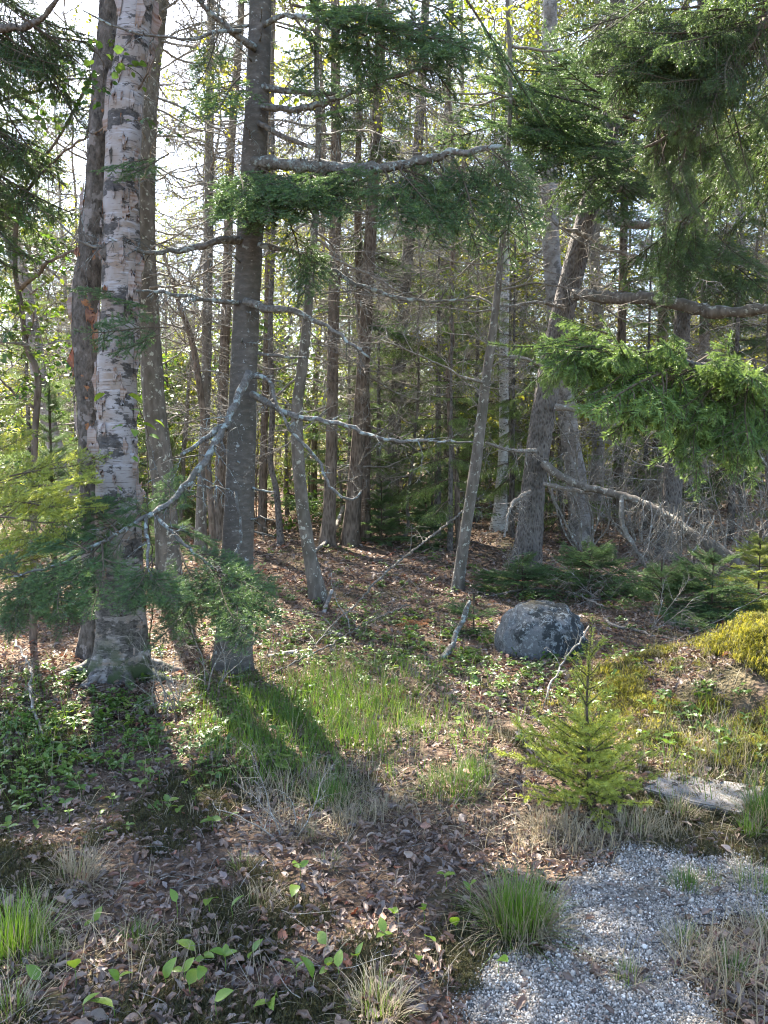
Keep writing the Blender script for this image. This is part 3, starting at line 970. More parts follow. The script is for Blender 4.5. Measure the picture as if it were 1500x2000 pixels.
back, kp4, kb = tree('maple_tree', 'mossy grey trunk rising just behind the pale birch', 'tree', 8.2,
    [(332, 1190, 50), (326, 1050, 44), (318, 940, 44), (302, 800, 44), (292, 650, 42), (284, 500, 40), (284, 380, 38), (290, 200, 36), (305, 60, 34)], 13, GREY_BARK, sides=18, step=0.08, rough=0.07)
add_dead(back, kp4, kb, 2.6, 6, 6, (0.9, 1.7), seed=3)
leaf_crown(back, kp4, kb, 6.4, 12, 1.9, G_LEAF, 620, seed=3, scale=(0.9, 1.5), cut=lambda p: p[2] > 6.3 and p[1] - 0.72 * p[2] < 3.7)  # unseen crown, thickened and cut so its shadow falls on the foreground

# ------------------------------------------------------------------ the balsam fir in front
fir, fp4, fb = tree('balsam_fir', 'straight grey fir trunk with lichened bare branches and low green sprays', 'fir tree', 5.6,
    [(454, 1318, 76), (456, 1260, 68), (463, 1100, 61), (467, 1000, 59), (472, 850, 55), (477, 700, 53), (486, 500, 51), (494, 350, 49), (503, 180, 46), (509, 0, 43), (512, -120, 42)], 12.5,
    FIR_BARK, sides=32, step=0.04, flare=0.18, rough=0.035)
def pl(pts):
    return px_path(5.5, pts)
FB = [  # (points, twigs, twig length, material)
    ([(495, 318, 26, 5.55), (560, 320, 25, 5.45), (640, 326, 25, 5.35), (740, 330, 22, 5.25), (800, 318, 17, 5.2), (880, 300, 15, 5.15), (985, 288, 9, 5.1)], 26, 0.35, LICHEN_BARK),
    ([(480, 470, 15, 5.55), (430, 468, 14, 5.45), (395, 480, 12, 5.4), (330, 491, 10, 5.35), (250, 488, 8, 5.25), (165, 478, 5, 5.2), (110, 430, 3, 5.15)], 18, 0.35, LICHEN_BARK),
    ([(478, 588, 16, 5.45), (530, 603, 15, 5.35), (575, 608, 12, 5.3), (640, 640, 9, 5.25), (700, 680, 6, 5.2), (722, 700, 4, 5.2)], 12, 0.3, LICHEN_BARK),
    ([(465, 592, 11, 5.5), (400, 585, 9, 5.4), (320, 572, 6, 5.3), (240, 570, 3, 5.25)], 10, 0.3, LICHEN_BARK),
    ([(495, 735, 11, 5.4), (525, 742, 8, 5.35), (545, 800, 6, 5.3), (575, 850, 6, 5.3), (620, 895, 7, 5.25), (650, 960, 6, 5.2), (688, 975, 5, 5.2), (710, 960, 3, 5.2)], 8, 0.2, LICHEN_BARK),
    ([(490, 768, 15, 5.45), (530, 790, 13, 5.4), (580, 812, 11, 5.3), (660, 826, 10, 5.2), (740, 855, 8, 5.15), (830, 860, 6, 5.1), (925, 864, 3, 5.1)], 14, 0.3, LICHEN_BARK),
    ([(488, 728, 17, 5.4), (458, 790, 15, 5.25), (430, 850, 15, 5.1), (390, 915, 14, 4.95), (340, 975, 13, 4.8), (300, 1002, 11, 4.7), (262, 1020, 7, 4.6)], 26, 0.35, LICHEN_BARK),
    ([(452, 820, 12, 5.2), (410, 850, 11, 5.1), (375, 875, 9, 5.0), (352, 888, 7, 4.95)], 2, 0.2, LICHEN_BARK),
    ([(505, 478, 11, 5.5), (570, 492, 10, 5.45), (640, 525, 9, 5.45), (740, 572, 8, 5.4), (830, 588, 6, 5.4), (940, 585, 3, 5.4)], 20, 0.4, LICHEN_BARK),
    ([(505, 690, 8, 5.5), (545, 696, 6, 5.45), (600, 700, 3, 5.4)], 4, 0.2, LICHEN_BARK),
    ([(512, 208, 14, 5.5), (580, 212, 13, 5.4), (660, 192, 11, 5.3), (760, 150, 8, 5.2), (860, 130, 4, 5.1)], 18, 0.4, LICHEN_BARK),
    ([(512, 170, 13, 5.55), (580, 178, 12, 5.5), (650, 182, 9, 5.5), (740, 175, 5, 5.5)], 14, 0.4, LICHEN_BARK),
    ([(515, 50, 11, 5.5), (560, 28, 10, 5.4), (640, 45, 9, 5.3), (740, 60, 6, 5.2), (850, 40, 3, 5.2)], 14, 0.4, LICHEN_BARK),
    ([(500, 95, 15, 5.5), (455, 65, 13, 5.4), (410, 25, 11, 5.3), (370, -20, 9, 5.2), (300, -60, 6, 5.1)], 8, 0.4, LICHEN_BARK),
    ([(470, 60, 9, 5.4), (430, 62, 7, 5.3), (380, 75, 6, 5.25), (300, 70, 5, 5.2), (220, 50, 4, 5.15), (160, 20, 3, 5.1)], 10, 0.35, LICHEN_BARK),
    ([(505, 240, 10, 5.5), (560, 270, 9, 5.5), (620, 290, 6, 5.5)], 10, 0.3, LICHEN_BARK),
    ([(460, 960, 6, 5.35), (470, 1010, 6, 5.3), (468, 1060, 6, 5.25), (450, 1100, 5, 5.2), (440, 1120, 3, 5.2)], 5, 0.15, LICHEN_BARK),
]
for i, (pts, tw, tl, mt) in enumerate(FB):
    limb(fir, fb, px_path(5.5, pts), mt, 'branch', 9, tw, i, tl)
rs = np.random.default_rng(14)
for i in range(26):                      # broken stubs and dead twigs on the trunk
    z = rs.uniform(0.6, 5.0); c = at_height(fp4, z); a = rs.uniform(-3.4, 0.3); ln = rs.uniform(0.04, 0.3)
    d_ = np.array((math.cos(a), math.sin(a), rs.uniform(-0.3, 0.35)))
    q = [(*(c[:3] + d_ * (c[3] * 0.8 + ln * k) + np.array((0, 0, -0.05 * k * k * ln))), rs.uniform(0.005, 0.011) * (1 - 0.6 * k)) for k in (0, 0.5, 1)]
    limb(fir, fb, q, LICHEN_BARK, 'stub', 6, 2 if ln > 0.15 else 0, 800 + i, 0.15, 0.03)
def boughs(lst, L=1.3):
    """[(px, py, depth, to px, to py, to depth)] -> points, rotations, scales that run from the one point to the other"""
    pts, rot, scl = [], [], []
    for q in lst:
        a, b = P(*q[:3]), P(*q[3:6])
        d = b - a
        pts.append(a); rot.append(aim(d, rng.normal(0.75, 0.3) * d[0] / (np.linalg.norm(d[:2]) + 1e-6))); scl.append(np.linalg.norm(d) / L * 1.05)
    return pts, rot, np.array(scl)
def jit(lst, n, s, ds=0.15):
    out = []
    for q in lst:
        for k in range(n):
            j = rng.normal(0, s, 4) if k else np.zeros(4)
            out.append((q[0] + j[0] * 0.5, q[1] + j[1] * 0.5, q[2] + rng.normal(0, ds) * 0.4 * (k > 0), q[3] + j[2], q[4] + j[3], q[5] + rng.normal(0, ds)))
    return out
arms = [[(300, 1005, 8, 4.7), (380, 1080, 7, 4.5), (450, 1130, 5, 4.35), (500, 1160, 3, 4.3)], [(270, 1018, 8, 4.62), (180, 1070, 7, 4.5), (90, 1110, 5, 4.4), (0, 1130, 3, 4.35)], [(285, 1010, 8, 4.65), (290, 1090, 6, 4.3), (300, 1150, 4, 4.05)]]
for i, pts in enumerate(arms):
    limb(fir, fb, px_path(4.5, pts), LICHEN_BARK, 'branch', 6, 8, 70 + i, 0.3)
low = jit([(330, 1030, 4.6, 430, 1050, 4.8), (380, 1080, 4.5, 500, 1120, 4.6), (420, 1110, 4.4, 535, 1170, 4.2), (400, 1100, 4.45, 470, 1210, 4.1), (350, 1070, 4.5, 400, 1190, 4.1), (450, 1130, 4.35, 480, 1240, 4.1), (440, 1120, 4.35, 350, 1220, 4.0),
           (230, 1040, 4.55, 170, 960, 5.0), (180, 1070, 4.5, 60, 1040, 4.8), (150, 1085, 4.45, 40, 1170, 4.1), (90, 1110, 4.4, -30, 1180, 4.2), (120, 1100, 4.4, 110, 1240, 4.0), (200, 1060, 4.5, 190, 1190, 4.1), (60, 1120, 4.35, 10, 1240, 4.1), (40, 1125, 4.35, -60, 1100, 4.5), (220, 1050, 4.5, 150, 1140, 4.2),
           (290, 1090, 4.3, 270, 1190, 4.0), (295, 1120, 4.2, 340, 1180, 3.95), (280, 1030, 4.6, 210, 1000, 4.6), (300, 1010, 4.65, 330, 960, 4.9)], 2, 35)
mid = jit([(500, 335, 5.5, 440, 415, 5.0), (505, 335, 5.5, 600, 420, 5.0), (560, 340, 5.4, 640, 430, 5.0), (640, 335, 5.35, 735, 360, 5.0), (500, 330, 5.5, 520, 440, 5.0), (600, 330, 5.4, 700, 400, 5.0), (640, 335, 5.35, 570, 390, 4.9), (480, 340, 5.4, 470, 430, 4.9), (560, 350, 5.2, 600, 380, 4.8), (530, 350, 5.2, 500, 380, 4.7)], 2, 28)
mid += jit([(560, 420, 5.4, 600, 540, 5.2), (600, 470, 5.4, 590, 590, 5.3), (610, 480, 5.4, 620, 560, 5.2)], 1, 10)
far_ = jit([(750, 330, 5.2, 800, 450, 5.0), (800, 320, 5.2, 860, 455, 5.0), (840, 315, 5.15, 930, 430, 4.9), (880, 300, 5.15, 960, 460, 5.0), (920, 295, 5.1, 1000, 400, 4.9), (960, 290, 5.1, 1045, 380, 5.0), (980, 290, 5.1, 1030, 470, 5.0), (770, 325, 5.2, 900, 370, 4.8)], 2, 32)
tops = jit([(540, 50, 5.4, 700, 90, 5.0), (640, 40, 5.3, 830, 110, 5.0), (740, 50, 5.2, 950, 90, 5.0), (800, 30, 5.2, 900, 150, 5.0), (860, 20, 5.2, 985, 140, 5.2), (600, 10, 5.4, 760, 10, 4.9), (700, -30, 5.3, 920, 20, 5.0), (760, 150, 5.2, 870, 190, 5.1), (640, 190, 5.3, 690, 270, 5.2), (680, 60, 5.3, 720, 160, 5.0)], 2, 70)
lefts = jit([(330, 640, 5.0, 150, 640, 4.8), (300, 600, 5.2, 190, 570, 5.0), (320, 650, 5.0, 210, 690, 4.7), (240, 570, 5.2, 130, 560, 5.1), (290, 310, 5.1, 180, 330, 4.9), (330, 300, 5.2, 230, 350, 4.9), (430, 60, 5.3, 380, 170, 5.1), (400, 160, 5.3, 350, 240, 5.2), (470, 150, 5.4, 400, 220, 5.0)], 1, 15)
a_, b_, c_ = boughs(low + mid + tops + lefts + far_, 0.65)
scatter('foliage', N_FIR, a_, b_, c_, fir, fb)
conifer_crown(fir, fp4, fb, 5.3, 12.6, 1.6, F_FIR, 0.8, -10, 35, seed=4)

# ------------------------------------------------------------------ the leaning spruce
spr, sp4, sb = tree('leaning_spruce', 'dark scaly spruce trunk leaning towards the big bare limbs', 'spruce tree', 10.4,
    [(1025, 1108, 58), (1034, 1040, 50), (1042, 950, 46), (1062, 800, 46), (1088, 660, 45), (1112, 560, 44), (1140, 450, 42), (1162, 360, 40), (1184, 280, 37), (1200, 200, 33), (1206, 60, 30)], 13,
    SPRUCE_BARK, sides=28, step=0.07, flare=0.15, rough=0.06, rscale=8)
SB = [
    ([(1185, 360, 26, 10.3), (1250, 370, 24, 9.8), (1330, 382, 23, 9.3), (1400, 380, 22, 8.9), (1450, 360, 20, 8.6), (1500, 325, 18, 8.3), (1570, 300, 12, 8.0)], 10, 0.6),
    ([(1120, 575, 24, 10.2), (1200, 582, 24, 9.8), (1260, 582, 24, 9.4), (1330, 595, 25, 9.1), (1400, 610, 24, 8.8), (1470, 606, 22, 8.5), (1560, 600, 16, 8.1)], 10, 0.6),
    ([(1180, 412, 18, 10.2), (1215, 436, 16, 9.9), (1260, 440, 14, 9.6), (1310, 430, 11, 9.3), (1350, 436, 6, 9.1)], 16, 0.8),
    ([(1195, 285, 20, 10.3), (1240, 285, 18, 10.1), (1280, 272, 14, 9.8), (1330, 245, 9, 9.5)], 18, 0.7),
    ([(1165, 470, 9, 10.2), (1130, 455, 8, 9.9), (1095, 445, 5, 9.6)], 8, 0.6),
    ([(1170, 480, 8, 10.2), (1220, 495, 7, 9.9), (1280, 505, 4, 9.6)], 14, 0.7),
    ([(1085, 795, 12, 10.2), (1140, 802, 11, 10.0), (1185, 815, 9, 9.8), (1240, 812, 5, 9.5)], 8, 0.6),
    ([(1060, 905, 15, 10.2), (1095, 930, 15, 10.0), (1140, 950, 15, 9.8), (1220, 970, 16, 9.5), (1280, 995, 17, 9.2), (1320, 1020, 18, 9.0), (1360, 1050, 21, 8.8), (1420, 1085, 25, 8.5), (1452, 1118, 26, 8.35)], 40, 0.8),
    ([(1062, 945, 9, 10.2), (1110, 955, 8, 10.0), (1160, 965, 6, 9.8)], 6, 0.5),
    ([(1215, 968, 10, 9.5), (1215, 1020, 9, 9.3), (1240, 1070, 8, 9.1), (1262, 1110, 6, 9.0), (1275, 1165, 4, 8.9)], 10, 0.5),
    ([(1045, 880, 9, 10.2), (1000, 880, 7, 9.7), (950, 865, 5, 9.3)], 14, 0.7),
    ([(1035, 960, 8, 10.1), (1000, 985, 6, 9.6), (985, 1050, 4, 9.3)], 14, 0.6),
    ([(1100, 600, 8, 10.2), (1050, 590, 6, 9.8), (990, 600, 4, 9.4)], 16, 0.7),
    ([(1075, 720, 8, 10.2), (1020, 700, 6, 9.7), (960, 690, 4, 9.2)], 16, 0.7),
]
for i, (pts, tw, tl) in enumerate(SB):
    limb(spr, sb, px_path(10, pts), GREY_BARK if i < 2 or i == 7 else TWIG, 'branch', 9, tw, 40 + i, tl)
a_, b_, c_ = boughs(jit([(1180, 250, 9.8, 980, 230, 8.5), (1170, 220, 9.8, 1020, 300, 8.5), (1180, 290, 9.8, 1060, 330, 8.5), (1190, 300, 9.8, 1130, 400, 8.6), (1190, 230, 9.6, 1130, 210, 8.4), (1200, 250, 9.6, 1190, 330, 8.4), (1170, 240, 9.8, 1000, 190, 8.6),
    (1190, 150, 9.8, 1050, 120, 9.0), (1330, 420, 9.2, 1390, 520, 8.6), (1340, 430, 9.2, 1300, 560, 8.6), (1390, 450, 11.0, 1480, 520, 10.4), (1420, 430, 11, 1400, 540, 10.6), (1480, 470, 11, 1440, 600, 10.6), (1350, 470, 11, 1330, 600, 10.8), (1300, 280, 9.6, 1280, 380, 9.0)], 2, 60))
scatter('foliage', G_FIR, a_, b_, c_, spr, sb)
conifer_crown(spr, sp4, sb, 5.8, 13.0, 1.9, F_DRK, 0.8, -22, 25, seed=5)

# ------------------------------------------------------------------ the big spruce whose boughs hang in on one side
def P4(x, y, h, r0, lean=0.0):
    z0 = float(gz(x, y))
    return np.array([(x, y, z0 - 0.1, r0 * 1.15), (x, y, z0, r0 * 1.1), (x + lean * 0.3, y, z0 + h * 0.3, r0 * 0.8), (x + lean * 0.7, y, z0 + h * 0.65, r0 * 0.45), (x + lean, y, z0 + h, 0.015)])
def plain_tree(name, label, cat, x, y, h, r0, mat, group=None, lean=0.0, sides=10, step=0.4, wob=0.05):
    p4 = P4(x, y, h, r0, lean)
    q = smooth_path(p4, step)
    q[2:, :2] += np.cumsum(rng.normal(0, wob * step, (len(q) - 2, 2)), axis=0)
    base = np.array((x, y, p4[1][2]))
    t = thing(name, label, cat, base, group)
    obj('trunk', trunk_mesh('trunk', q, mat, sides, 99, 0.25, 0.07, base), t)
    return t, q, base
big, gp4, gb = plain_tree('big_spruce', 'tall dense spruce with dark drooping boughs and a bright low branch', 'spruce tree', 4.35, 6.6, 15, 0.24, SPRUCE_BARK, sides=20, step=0.2, wob=0.01)
conifer_crown(big, gp4, gb, 5.0, 15, 2.7, G_DRK, 1.2, -20, 25, seed=6, inner=0.35)
limb(big, gb, [(*at_height(gp4, 2.6)[:3], 0.05), (*P(1560, 740, 5.6), 0.035), (*P(1400, 720, 5.2), 0.022), (*P(1230, 690, 4.9), 0.012), (*P(1110, 680, 4.75), 0.006)], SPRUCE_BARK, 'branch', 8, 10, 90, 0.3)
limb(big, gb, [(*at_height(gp4, 5.4)[:3], 0.05), (*P(1560, 0, 6.2), 0.045), (*P(1480, 60, 6.0), 0.04), (*P(1430, 150, 5.9), 0.032), (*P(1340, 240, 5.8), 0.02), (*P(1260, 290, 5.7), 0.008)], BROWN_BARK, 'branch', 8, 24, 91, 0.5)
bl = jit([(1500, 720, 5.4, 1340, 800, 4.6), (1440, 720, 5.3, 1300, 850, 4.6), (1400, 715, 5.2, 1220, 780, 4.6), (1340, 705, 5.1, 1160, 760, 4.6), (1280, 695, 5.0, 1110, 730, 4.6), (1230, 690, 4.9, 1060, 660, 4.6), (1180, 680, 4.8, 1050, 640, 4.6),
          (1350, 700, 5.1, 1290, 640, 4.6), (1250, 690, 4.95, 1210, 650, 4.5), (1460, 725, 5.3, 1440, 860, 4.7), (1500, 740, 5.4, 1500, 870, 4.8), (1420, 720, 5.2, 1400, 680, 4.5), (1500, 720, 5.4, 1470, 700, 4.6), (1150, 680, 4.8, 1100, 720, 4.4), (1380, 760, 5.1, 1350, 900, 4.8), (1450, 760, 5.2, 1430, 930, 4.9), (1320, 720, 5.1, 1190, 830, 4.8)], 3, 34)
bl += jit([(1120, 685, 4.8, 1010, 760, 4.7), (1100, 700, 4.8, 1060, 770, 4.6)], 1, 8)
a_, b_, c_ = boughs(bl, 0.65)
scatter('foliage', N_SPR, a_, b_, c_ * 0.95, big, gb)
up = jit([(1480, 80, 6.0, 1300, 60, 5.4), (1450, 120, 5.9, 1250, 120, 5.4), (1430, 150, 5.9, 1300, 200, 5.3), (1400, 180, 5.9, 1480, 330, 5.5), (1500, 20, 6.1, 1340, -20, 5.4), (1370, 210, 5.8, 1380, 330, 5.5), (1330, 240, 5.8, 1330, 340, 5.5), (1500, 60, 6.0, 1420, 180, 5.3), (1300, 0, 6.2, 1170, 60, 5.8), (1350, 30, 6.1, 1210, 130, 5.6), (1300, 60, 6.1, 1200, 190, 5.7)], 4, 60)
a_, b_, c_ = boughs(up)
scatter('foliage', G_DRK, a_, b_, c_, big, gb)

lft, lp4, lb = plain_tree('hanging_spruce', 'shaggy dark spruce with drooping twigs beside the pale birch', 'spruce tree', -4.1, 6.6, 13, 0.2, SPRUCE_BARK, sides=16, step=0.3, wob=0.01)
conifer_crown(lft, lp4, lb, 3.4, 13, 2.0, F_DRK, 0.6, -30, 25, seed=7, inner=0.2)
limb(lft, lb, [(*at_height(lp4, 4.8)[:3], 0.05), (*P(-20, 58, 6.0), 0.03), (*P(50, 55, 5.9), 0.024), (*P(95, 25, 5.8), 0.018), (*P(130, -30, 5.7), 0.01)], SPRUCE_BARK, 'branch', 8, 10, 95, 0.4)
add_dead(lft, lp4, lb, 1.5, 5.0, 14, (0.8, 1.9), seed=8)
hl = jit([(-150, 60, 6.4, 60, 160, 5.8), (-150, 0, 6.4, 120, 80, 5.8), (-100, -60, 6.3, 150, 40, 5.7), (-150, 150, 6.4, 80, 290, 5.9), (-150, 250, 6.4, 100, 380, 5.9), (-100, 330, 6.4, 60, 470, 6.0), (0, 60, 6.0, 170, 190, 5.9), (60, 50, 5.9, 190, 110, 5.9)], 3, 70)
a_, b_, c_ = boughs(hl)
scatter('foliage', G_DRK, a_, b_, c_, lft, lb)

# ------------------------------------------------------------------ slim trunks between the front trees and the woods
MID = [  # name, label, depth, path, height, bark, crown, dead branches
    ('crooked_tree', 'slim crooked trunk bending up out of the leaf litter', 8.3, [(622, 1175, 34), (606, 1090, 26), (592, 1000, 25), (583, 900, 25), (580, 800, 23), (590, 720, 21), (600, 620, 18), (610, 500, 15), (618, 380, 14), (622, 250, 12), (618, 120, 10)], 9, GREY_BARK, 'leaf', 8),
    ('ash_tree', 'slim pale grey trunk slanting near the boulder', 8.7, [(893, 1160, 24), (903, 1080, 23), (915, 1000, 22), (930, 900, 22), (942, 800, 20), (955, 700, 18), (966, 620, 15), (980, 480, 12), (990, 340, 9)], 8, GREY_BARK, 'leaf', 5),
    ('straight_maple', 'slim straight brown trunk beside the stout twin trunk', 13.0, [(640, 1062, 30), (644, 980, 24), (648, 850, 23), (650, 700, 22), (654, 500, 22), (656, 300, 20), (655, 100, 18)], 14, BROWN_BARK, 'leaf', 10),
    ('stout_fir', 'stout brown trunk, the thicker of a touching pair', 13.2, [(684, 1060, 36), (690, 980, 29), (700, 860, 27), (708, 740, 26), (716, 600, 25), (724, 450, 24), (733, 300, 22), (742, 120, 20)], 15, BROWN_BARK, 'fir', 16),
    ('companion_fir', 'thinner brown trunk touching the stout one', 13.5, [(714, 1050, 22), (714, 960, 18), (716, 850, 17), (712, 720, 16), (705, 600, 18), (700, 480, 15)], 10, BROWN_BARK, 'fir', 8),
    ('dark_fir', 'dark trunk with a broken orange scar behind the touching pair', 16, [(758, 1005, 38), (766, 920, 27), (770, 850, 26), (776, 760, 25), (784, 640, 24), (798, 480, 22), (815, 300, 20), (826, 120, 18)], 15, SPRUCE_BARK, 'fir', 18),
    ('white_birch', 'slender white birch with dark bands', 15, [(975, 1022, 30), (980, 940, 22), (984, 850, 19), (984, 700, 18), (986, 560, 18), (988, 430, 16), (992, 250, 14), (996, 60, 12)], 13, WHITE_BIRCH, 'leaf', 5),
    ('grey_birch', 'flaky grey birch trunk close behind the leaning spruce', 13.5, [(1136, 1012, 40), (1126, 940, 39), (1112, 850, 36), (1098, 720, 36), (1082, 560, 35), (1074, 420, 34), (1072, 250, 32), (1074, 80, 30)], 14, SLIM_BIRCH, 'leaf', 8),
    ('shaded_fir', 'dark trunk standing behind the brush of dead boughs', 11.5, [(1305, 1090, 44), (1310, 1000, 38), (1318, 900, 34), (1326, 760, 32), (1336, 560, 30), (1345, 350, 28)], 12, SPRUCE_BARK, 'fir', 16),
    ('tilted_birch', 'pale birch tilting across the bright leaves', 10.5, [(150, 1080, 36), (138, 980, 32), (110, 880, 30), (85, 780, 30), (62, 640, 30), (42, 540, 30), (15, 440, 28), (-25, 300, 26), (-60, 160, 22)], 9, SLIM_BIRCH, 'leaf', 3),
    ('pole_maple', 'tall thin trunk with moss, first behind the fir', 12, [(392, 1085, 24), (394, 960, 19), (402, 780, 19), (405, 600, 19), (408, 420, 18), (410, 200, 16), (412, 20, 15)], 13, GREY_BARK, None, 8),
    ('shadow_maple', 'thin brown trunk hugging the edge of the fir', 14, [(430, 1045, 26), (432, 900, 22), (438, 700, 20), (445, 500, 18), (450, 300, 16), (468, 80, 14)], 14, BROWN_BARK, 'high', 8),
    ('bent_sapling', 'thin bent trunk crossing behind two straight ones', 11.5, [(418, 1090, 14), (410, 960, 13), (398, 820, 13), (380, 690, 12), (360, 620, 11), (345, 580, 8)], 4.5, BROWN_BARK, None, 6),
    ('twin_pole', 'thin brown pole seen past the edge of the fir', 15, [(512, 1030, 18), (515, 880, 15), (520, 700, 14), (524, 500, 13), (526, 300, 12)], 12, BROWN_BARK, 'leaf', 6),
    ('forked_pole', 'thin dark pole with a kink near its foot', 13, [(548, 1035, 14), (540, 960, 12), (528, 900, 11), (532, 800, 11), (528, 640, 10), (534, 450, 9)], 9, SPRUCE_BARK, None, 6),
    ('far_twin', 'thin brown trunk deep between the fir and the touching pair', 20, [(612, 990, 14), (614, 880, 12), (616, 760, 12), (628, 560, 11), (632, 300, 10)], 14, BROWN_BARK, 'leaf', 5),
    ('dusky_pole', 'thin shaded trunk between the dark trunk and the white birch', 17, [(872, 985, 18), (874, 900, 15), (872, 760, 14), (866, 560, 14), (870, 300, 12)], 13, SPRUCE_BARK, 'fir', 14),
    ('back_birch', 'pale thin trunk behind the slender white birch', 20, [(1012, 985, 18), (1010, 880, 16), (1018, 700, 15), (1030, 450, 14), (1040, 200, 13)], 15, SLIM_BIRCH, 'leaf', 4),
    ('ruddy_trunk', 'reddish brown trunk past the grey birch', 16, [(1208, 985, 24), (1208, 900, 20), (1212, 780, 18), (1216, 560, 16), (1222, 300, 15)], 14, BROWN_BARK, 'fir', 14),
    ('far_spruce', 'brown trunk at the far edge of the thicket', 15, [(1372, 990, 24), (1370, 900, 20), (1372, 760, 19), (1380, 500, 17), (1385, 250, 15)], 14, BROWN_BARK, 'fir', 14),
]
for i, (nm, lab, d, pts, hh, mt, crown, nd) in enumerate(MID):
    t, p4, b = tree(nm, lab, 'tree', d, pts, hh, mt, sides=12, step=0.14, flare=0.3, rough=0.07)
    zt = p4[-1][2]
    if crown == 'leaf':
        leaf_crown(t, p4, b, zt * (0.55 if d < 11.9 else 0.42), zt + 0.3, 1.5, G_LEAF, 24 if d < 11.9 else 90, seed=20 + i)
    elif crown == 'high':
        conifer_crown(t, p4, b, 8.4, zt, 1.3, F_FIR, 0.5, -15, 30, seed=20 + i)  # fir boughs added out of view on this trunk to shade the foreground
    elif crown == 'fir':
        conifer_crown(t, p4, b, max(3.8, zt * 0.36), zt, 1.3, F_DRK if i % 2 else F_FIR, 0.42, -20, 30, seed=20 + i)
    add_dead(t, p4, b, 1.2 if crown == 'fir' else 2.2, zt * 0.62, nd, (0.8, 2.0), seed=100 + i)
    twig_haze(t, p4, b, 1.0 if crown == 'fir' else 1.8, min(zt * 0.85, 9), 70 if crown == 'fir' else (26 if d < 10 else (14 if nm in ('bent_sapling', 'forked_pole') else 42)), (0.6, 1.9), seed=100 + i)

for nm_, n_t, n_l in (('pole_maple', 70, 70), ('shadow_maple', 50, 50)):
    o_ = bpy.data.objects[nm_]; b_o = np.array(o_.location)
    line = np.array([(b_o[0], b_o[1], b_o[2], .02), (b_o[0] + 0.1, b_o[1], 12, .02)])
    twig_haze(o_, line, b_o, 3.5, 9.5, n_t, (0.7, 1.9), 700)
    leaf_crown(o_, line, b_o, 3.6, 9.0, 1.5, G_LEAF, n_l, 'foliage', 701, (0.5, 0.9))
twig_haze(back, kp4, kb, 3.2, 7.0, 60, (0.6, 1.8), 702)
leaf_crown(back, kp4, kb, 3.6, 6.6, 1.3, G_LEAF, 45, 'foliage', 703, (0.45, 0.8))
twig_haze(lft, lp4, lb, 2.6, 6.0, 60, (0.8, 2.2), 704)
# the maple sapling with sunlit leaves
sap, ap4, ab = tree('maple_sapling', 'thin brown sapling with bright young leaves by the tilted birch', 'sapling', 6.3,
    [(62, 1180, 14), (66, 1040, 12), (68, 860, 12), (74, 735, 13), (52, 680, 11), (42, 600, 10), (30, 530, 9), (34, 420, 8), (60, 340, 6), (120, 260, 5)], 4.9, BROWN_BARK, sides=9, step=0.06, flare=0.2)
for i, pts in enumerate([[(40, 565, 9, 6.3), (62, 545, 8, 6.2), (95, 515, 7, 6.1), (130, 495, 6, 6.0), (170, 484, 4, 5.9)], [(52, 660, 7, 6.3), (62, 630, 5, 6.25), (66, 610, 4, 6.2)], [(34, 430, 6, 6.3), (10, 380, 5, 6.2), (-20, 350, 3, 6.1)], [(45, 380, 6, 6.3), (120, 300, 5, 6.0), (200, 250, 4, 5.6), (260, 190, 4, 5.3), (300, 110, 2, 5.1)], [(70, 800, 6, 6.3), (20, 760, 5, 6.2), (-20, 720, 3, 6.1)]]):
    limb(sap, ab, px_path(6.2, pts), BROWN_BARK, 'branch', 6, 5, 200 + i, 0.35)
a_, b_, c_ = [], [], []
for (px, py, d, n_, sx, sy) in [(60, 640, 6.2, 22, 60, 60), (110, 560, 6.2, 8, 50, 40), (30, 760, 6.3, 14, 40, 60), (90, 220, 5.8, 10, 70, 60), (230, 190, 5.1, 7, 50, 60), (40, 480, 6.2, 8, 40, 50), (150, 700, 6.6, 8, 40, 40), (20, 900, 6.2, 8, 40, 40)]:
    for _ in range(n_):
        a_.append(P(px + rng.normal(0, sx), py + rng.normal(0, sy), d + rng.normal(0, 0.35)))
        b_.append((rng.normal(0, .3), rng.normal(0.05, .25), rng.uniform(0, 6.28))); c_.append(rng.uniform(0.5, 0.85))
scatter('foliage', G_MAPLE, a_, b_, np.array(c_), sap, ab)

# sprig of broad leaves in front of the birch
spg = thing('beech_seedling', 'thin stem with broad green leaves in front of the pale birch', 'sapling', G(285, 1300))
sgb = np.array(spg.location)
limb(spg, sgb, [(*sgb, 0.005), (*P(300, 1150, 4.9), 0.0045), (*P(290, 1000, 4.8), 0.004), (*P(285, 850, 4.75), 0.003), (*P(262, 770, 4.7), 0.002)], STEM, 'stem', 6)
BROAD = [mesh('leaf', *leaf_blade(1, 0.62, 0.25, 0.35, 5), MAYFL) for _ in range(1)]
for (px, py, az, s) in [(205, 768, 3.0, .085), (250, 770, 0.2, .10), (255, 800, -0.3, .09), (240, 832, 2.8, .085), (275, 828, 0.1, .10), (262, 838, -1.2, .08), (215, 892, 3.0, .075), (258, 892, -0.6, .06), (225, 948, -0.4, .06), (300, 820, 0.3, .08), (290, 850, 0.2, .07)]:
    obj('leaf', BROAD[0], spg, P(px, py, 4.75 + rng.normal(0, 0.06)) - sgb, (rng.normal(0, .3), rng.uniform(0.1, 0.7), az), (s, s, s))

